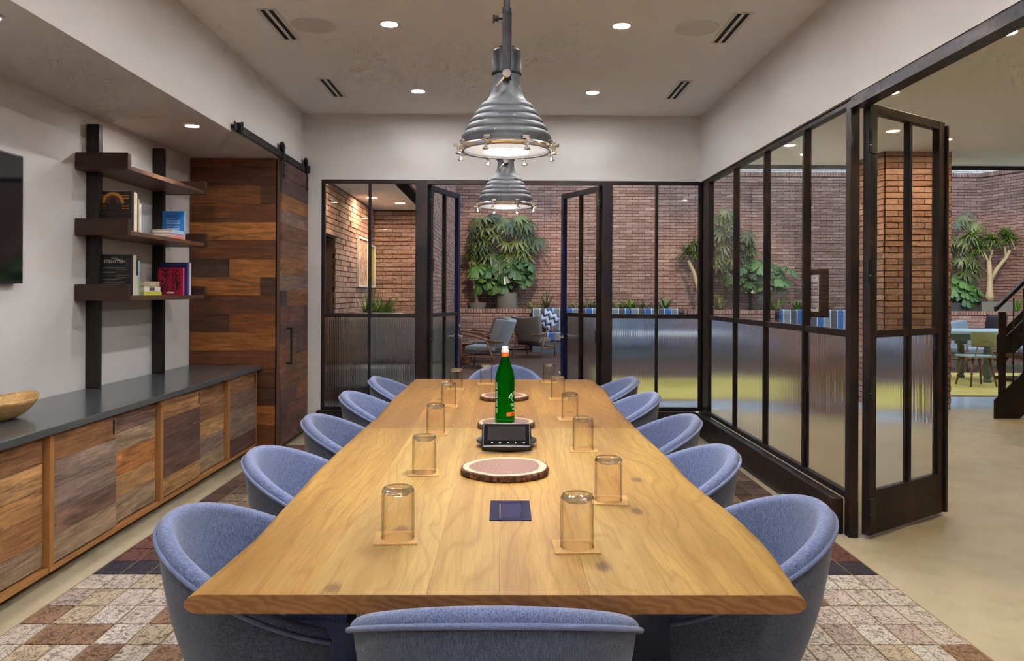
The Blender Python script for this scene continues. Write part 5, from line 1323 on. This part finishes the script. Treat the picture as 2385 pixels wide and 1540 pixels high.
# group seen through the side screen
dracaena('pale-trunked dracaena leaning beside the tall palm', 4.63, 19.0, .90, [([(.05, 0, 0), (.02, 0, .5), (-.10, 0, .95), (-.24, 0, 1.25)], [.06, .05, .045, .035]), ([(.0, 0, .70), (.12, 0, 1.2)], [.04, .03])], [(-.24, 0, 1.45), (.10, 0, 1.5), (.30, -.05, 1.3), (-.05, -.05, 1.62)], None, .40)
rhapis('dense tall fan palm rising behind the corner planter', 5.42, 19.2, .90, 2.62, .60, .32, .95, 60, .95)
monstera('large split-leaf monstera in dark pot at the corner planter', 6.15, 19.05, .90, 1.85, .70, .30, .42, 30, 1.05, (.26, .32, 'potdark'))
tuft('bright lime spiky plant at the edge of the corner planter', 6.42, 18.75, G, .52, 34, .022, 'lime', .9)
tuft('green strap-leaf plant at the foot of the pale trunk', 5.05, 18.7, G, .60, 34, .022, 'dracaena', .7)
tuft('low lime bush behind the second striped bench', 7.0, 18.95, G, .40, 44, .03, 'lime', 1.3, 'leafy_plant')
tuft('dark leafy plant behind the second striped bench', 7.75, 19.1, G, .55, 34, .026, 'palm', .9, 'leafy_plant')
# group at the far right
rhapis('wispy fan palm in shade beside the brick column', 10.95, 18.9, .90, 2.55, .60, .3, .85, 40, .9)
monstera('glossy split-leaf monstera spilling over the trough by the stairs', 10.75, 18.72, .90, 1.48, .42, .22, .26, 18, 1.1, None)
dracaena('branching dracaena tree with pale trunk against the angled wall', 11.38, 18.58, .90, [([(0, 0, .30), (-.01, 0, .42), (0, 0, .55), (0, 0, .9), (-.02, 0, 1.25)], [.06, .10, .07, .055, .05]), ([(0, 0, .75), (.16, 0, 1.05), (.34, -.06, 1.32), (.40, -.12, 1.5)], [.05, .045, .04, .03]), ([(.34, -.06, 1.32), (.32, -.06, 1.6)], [.03, .02]), ([(-.02, 0, 1.2), (-.14, 0, 1.45)], [.03, .022]), ([(-.02, 0, 1.2), (.06, 0, 1.5)], [.03, .022])], [(-.25, 0, 1.55), (.05, 0, 1.75), (.32, -.06, 1.85), (.40, -.14, 1.75), (-.40, 0, 1.8)], None, .36, 90)
tag(box('planter_trough', (11.1, 11.85, 18.42, 18.8, .90, 1.20), 'pot', bev=.006), 'grey metal trough planter under the branching tree', 'planter')
tag(box('planter_trough', (10.35, 11.05, 18.5, 18.9, .90, 1.16), 'potdark', bev=.006), 'dark trough planter under the glossy monstera', 'planter')
tuft('leafy plant above the low wall past the stair rail', 11.93, 18.47, G, .40, 36, .03, 'lime', .3, 'leafy_plant')
# nook plants
tuft('upright grassy plant in the nook planter', -1.86, 10.98, .92, .56, 46, .014, 'lime', .4)
tuft('broad leafy green plant in the nook planter', -1.70, 10.95, .92, .46, 50, .028, 'lime', 1.1, 'leafy_plant')

# ------------------------------------------------------------------ lounge spotlights above the frame
def spot(label, loc, aim, power, ang=34, col=(1, .82, .58)):
    t = thing('track_spotlight', label, 'spotlight', loc, 0, 'track spotlights')
    d = Vector(aim) - Vector(loc); rot = d.to_track_quat('-Z', 'Y')
    o = MB().lathe([(.04, .14), (.045, .0), (.055, -.02)], 20).build('housing', 'black', t, smooth='auto'); o.rotation_euler = rot.to_euler()
    MB().tube([(0, 0, .08), (0, 0, .45)], .01, 8).build('stem', 'black', t)
    l = bpy.data.lights.new('spot_beam', 'SPOT'); l.energy = power; l.spot_size = R(ang); l.spot_blend = .6; l.color = col; l.shadow_soft_size = .04
    lo = bpy.data.objects.new('spot_beam', l); COL.objects.link(lo); lo.parent = t; lo.location = d.normalized() * .06; lo.rotation_euler = rot.to_euler()
for lab, loc, aim in (('black spotlight aimed at the tall palm behind the armchairs', (.4, 13.5, 5.0), (-.1, 19.2, 2.1)), ('black spotlight aimed at the corner planter', (4.6, 13.5, 5.0), (5.4, 19.1, 2.0)), ('black spotlight aimed at the branching tree', (9.8, 13.5, 5.0), (11.3, 18.7, 2.0)), ('black spotlight aimed at the middle of the brick wall', (2.4, 13.5, 5.0), (2.6, 19.4, 2.6))):
    spot(lab, loc, aim, LAMP['spot'])
tb_ = tag(box('trim_5', (-1.2, 13.5, 13.44, 13.56, 5.45, 5.6), 'steel'), 'steel beam carrying the lounge spotlights', kind='structure')
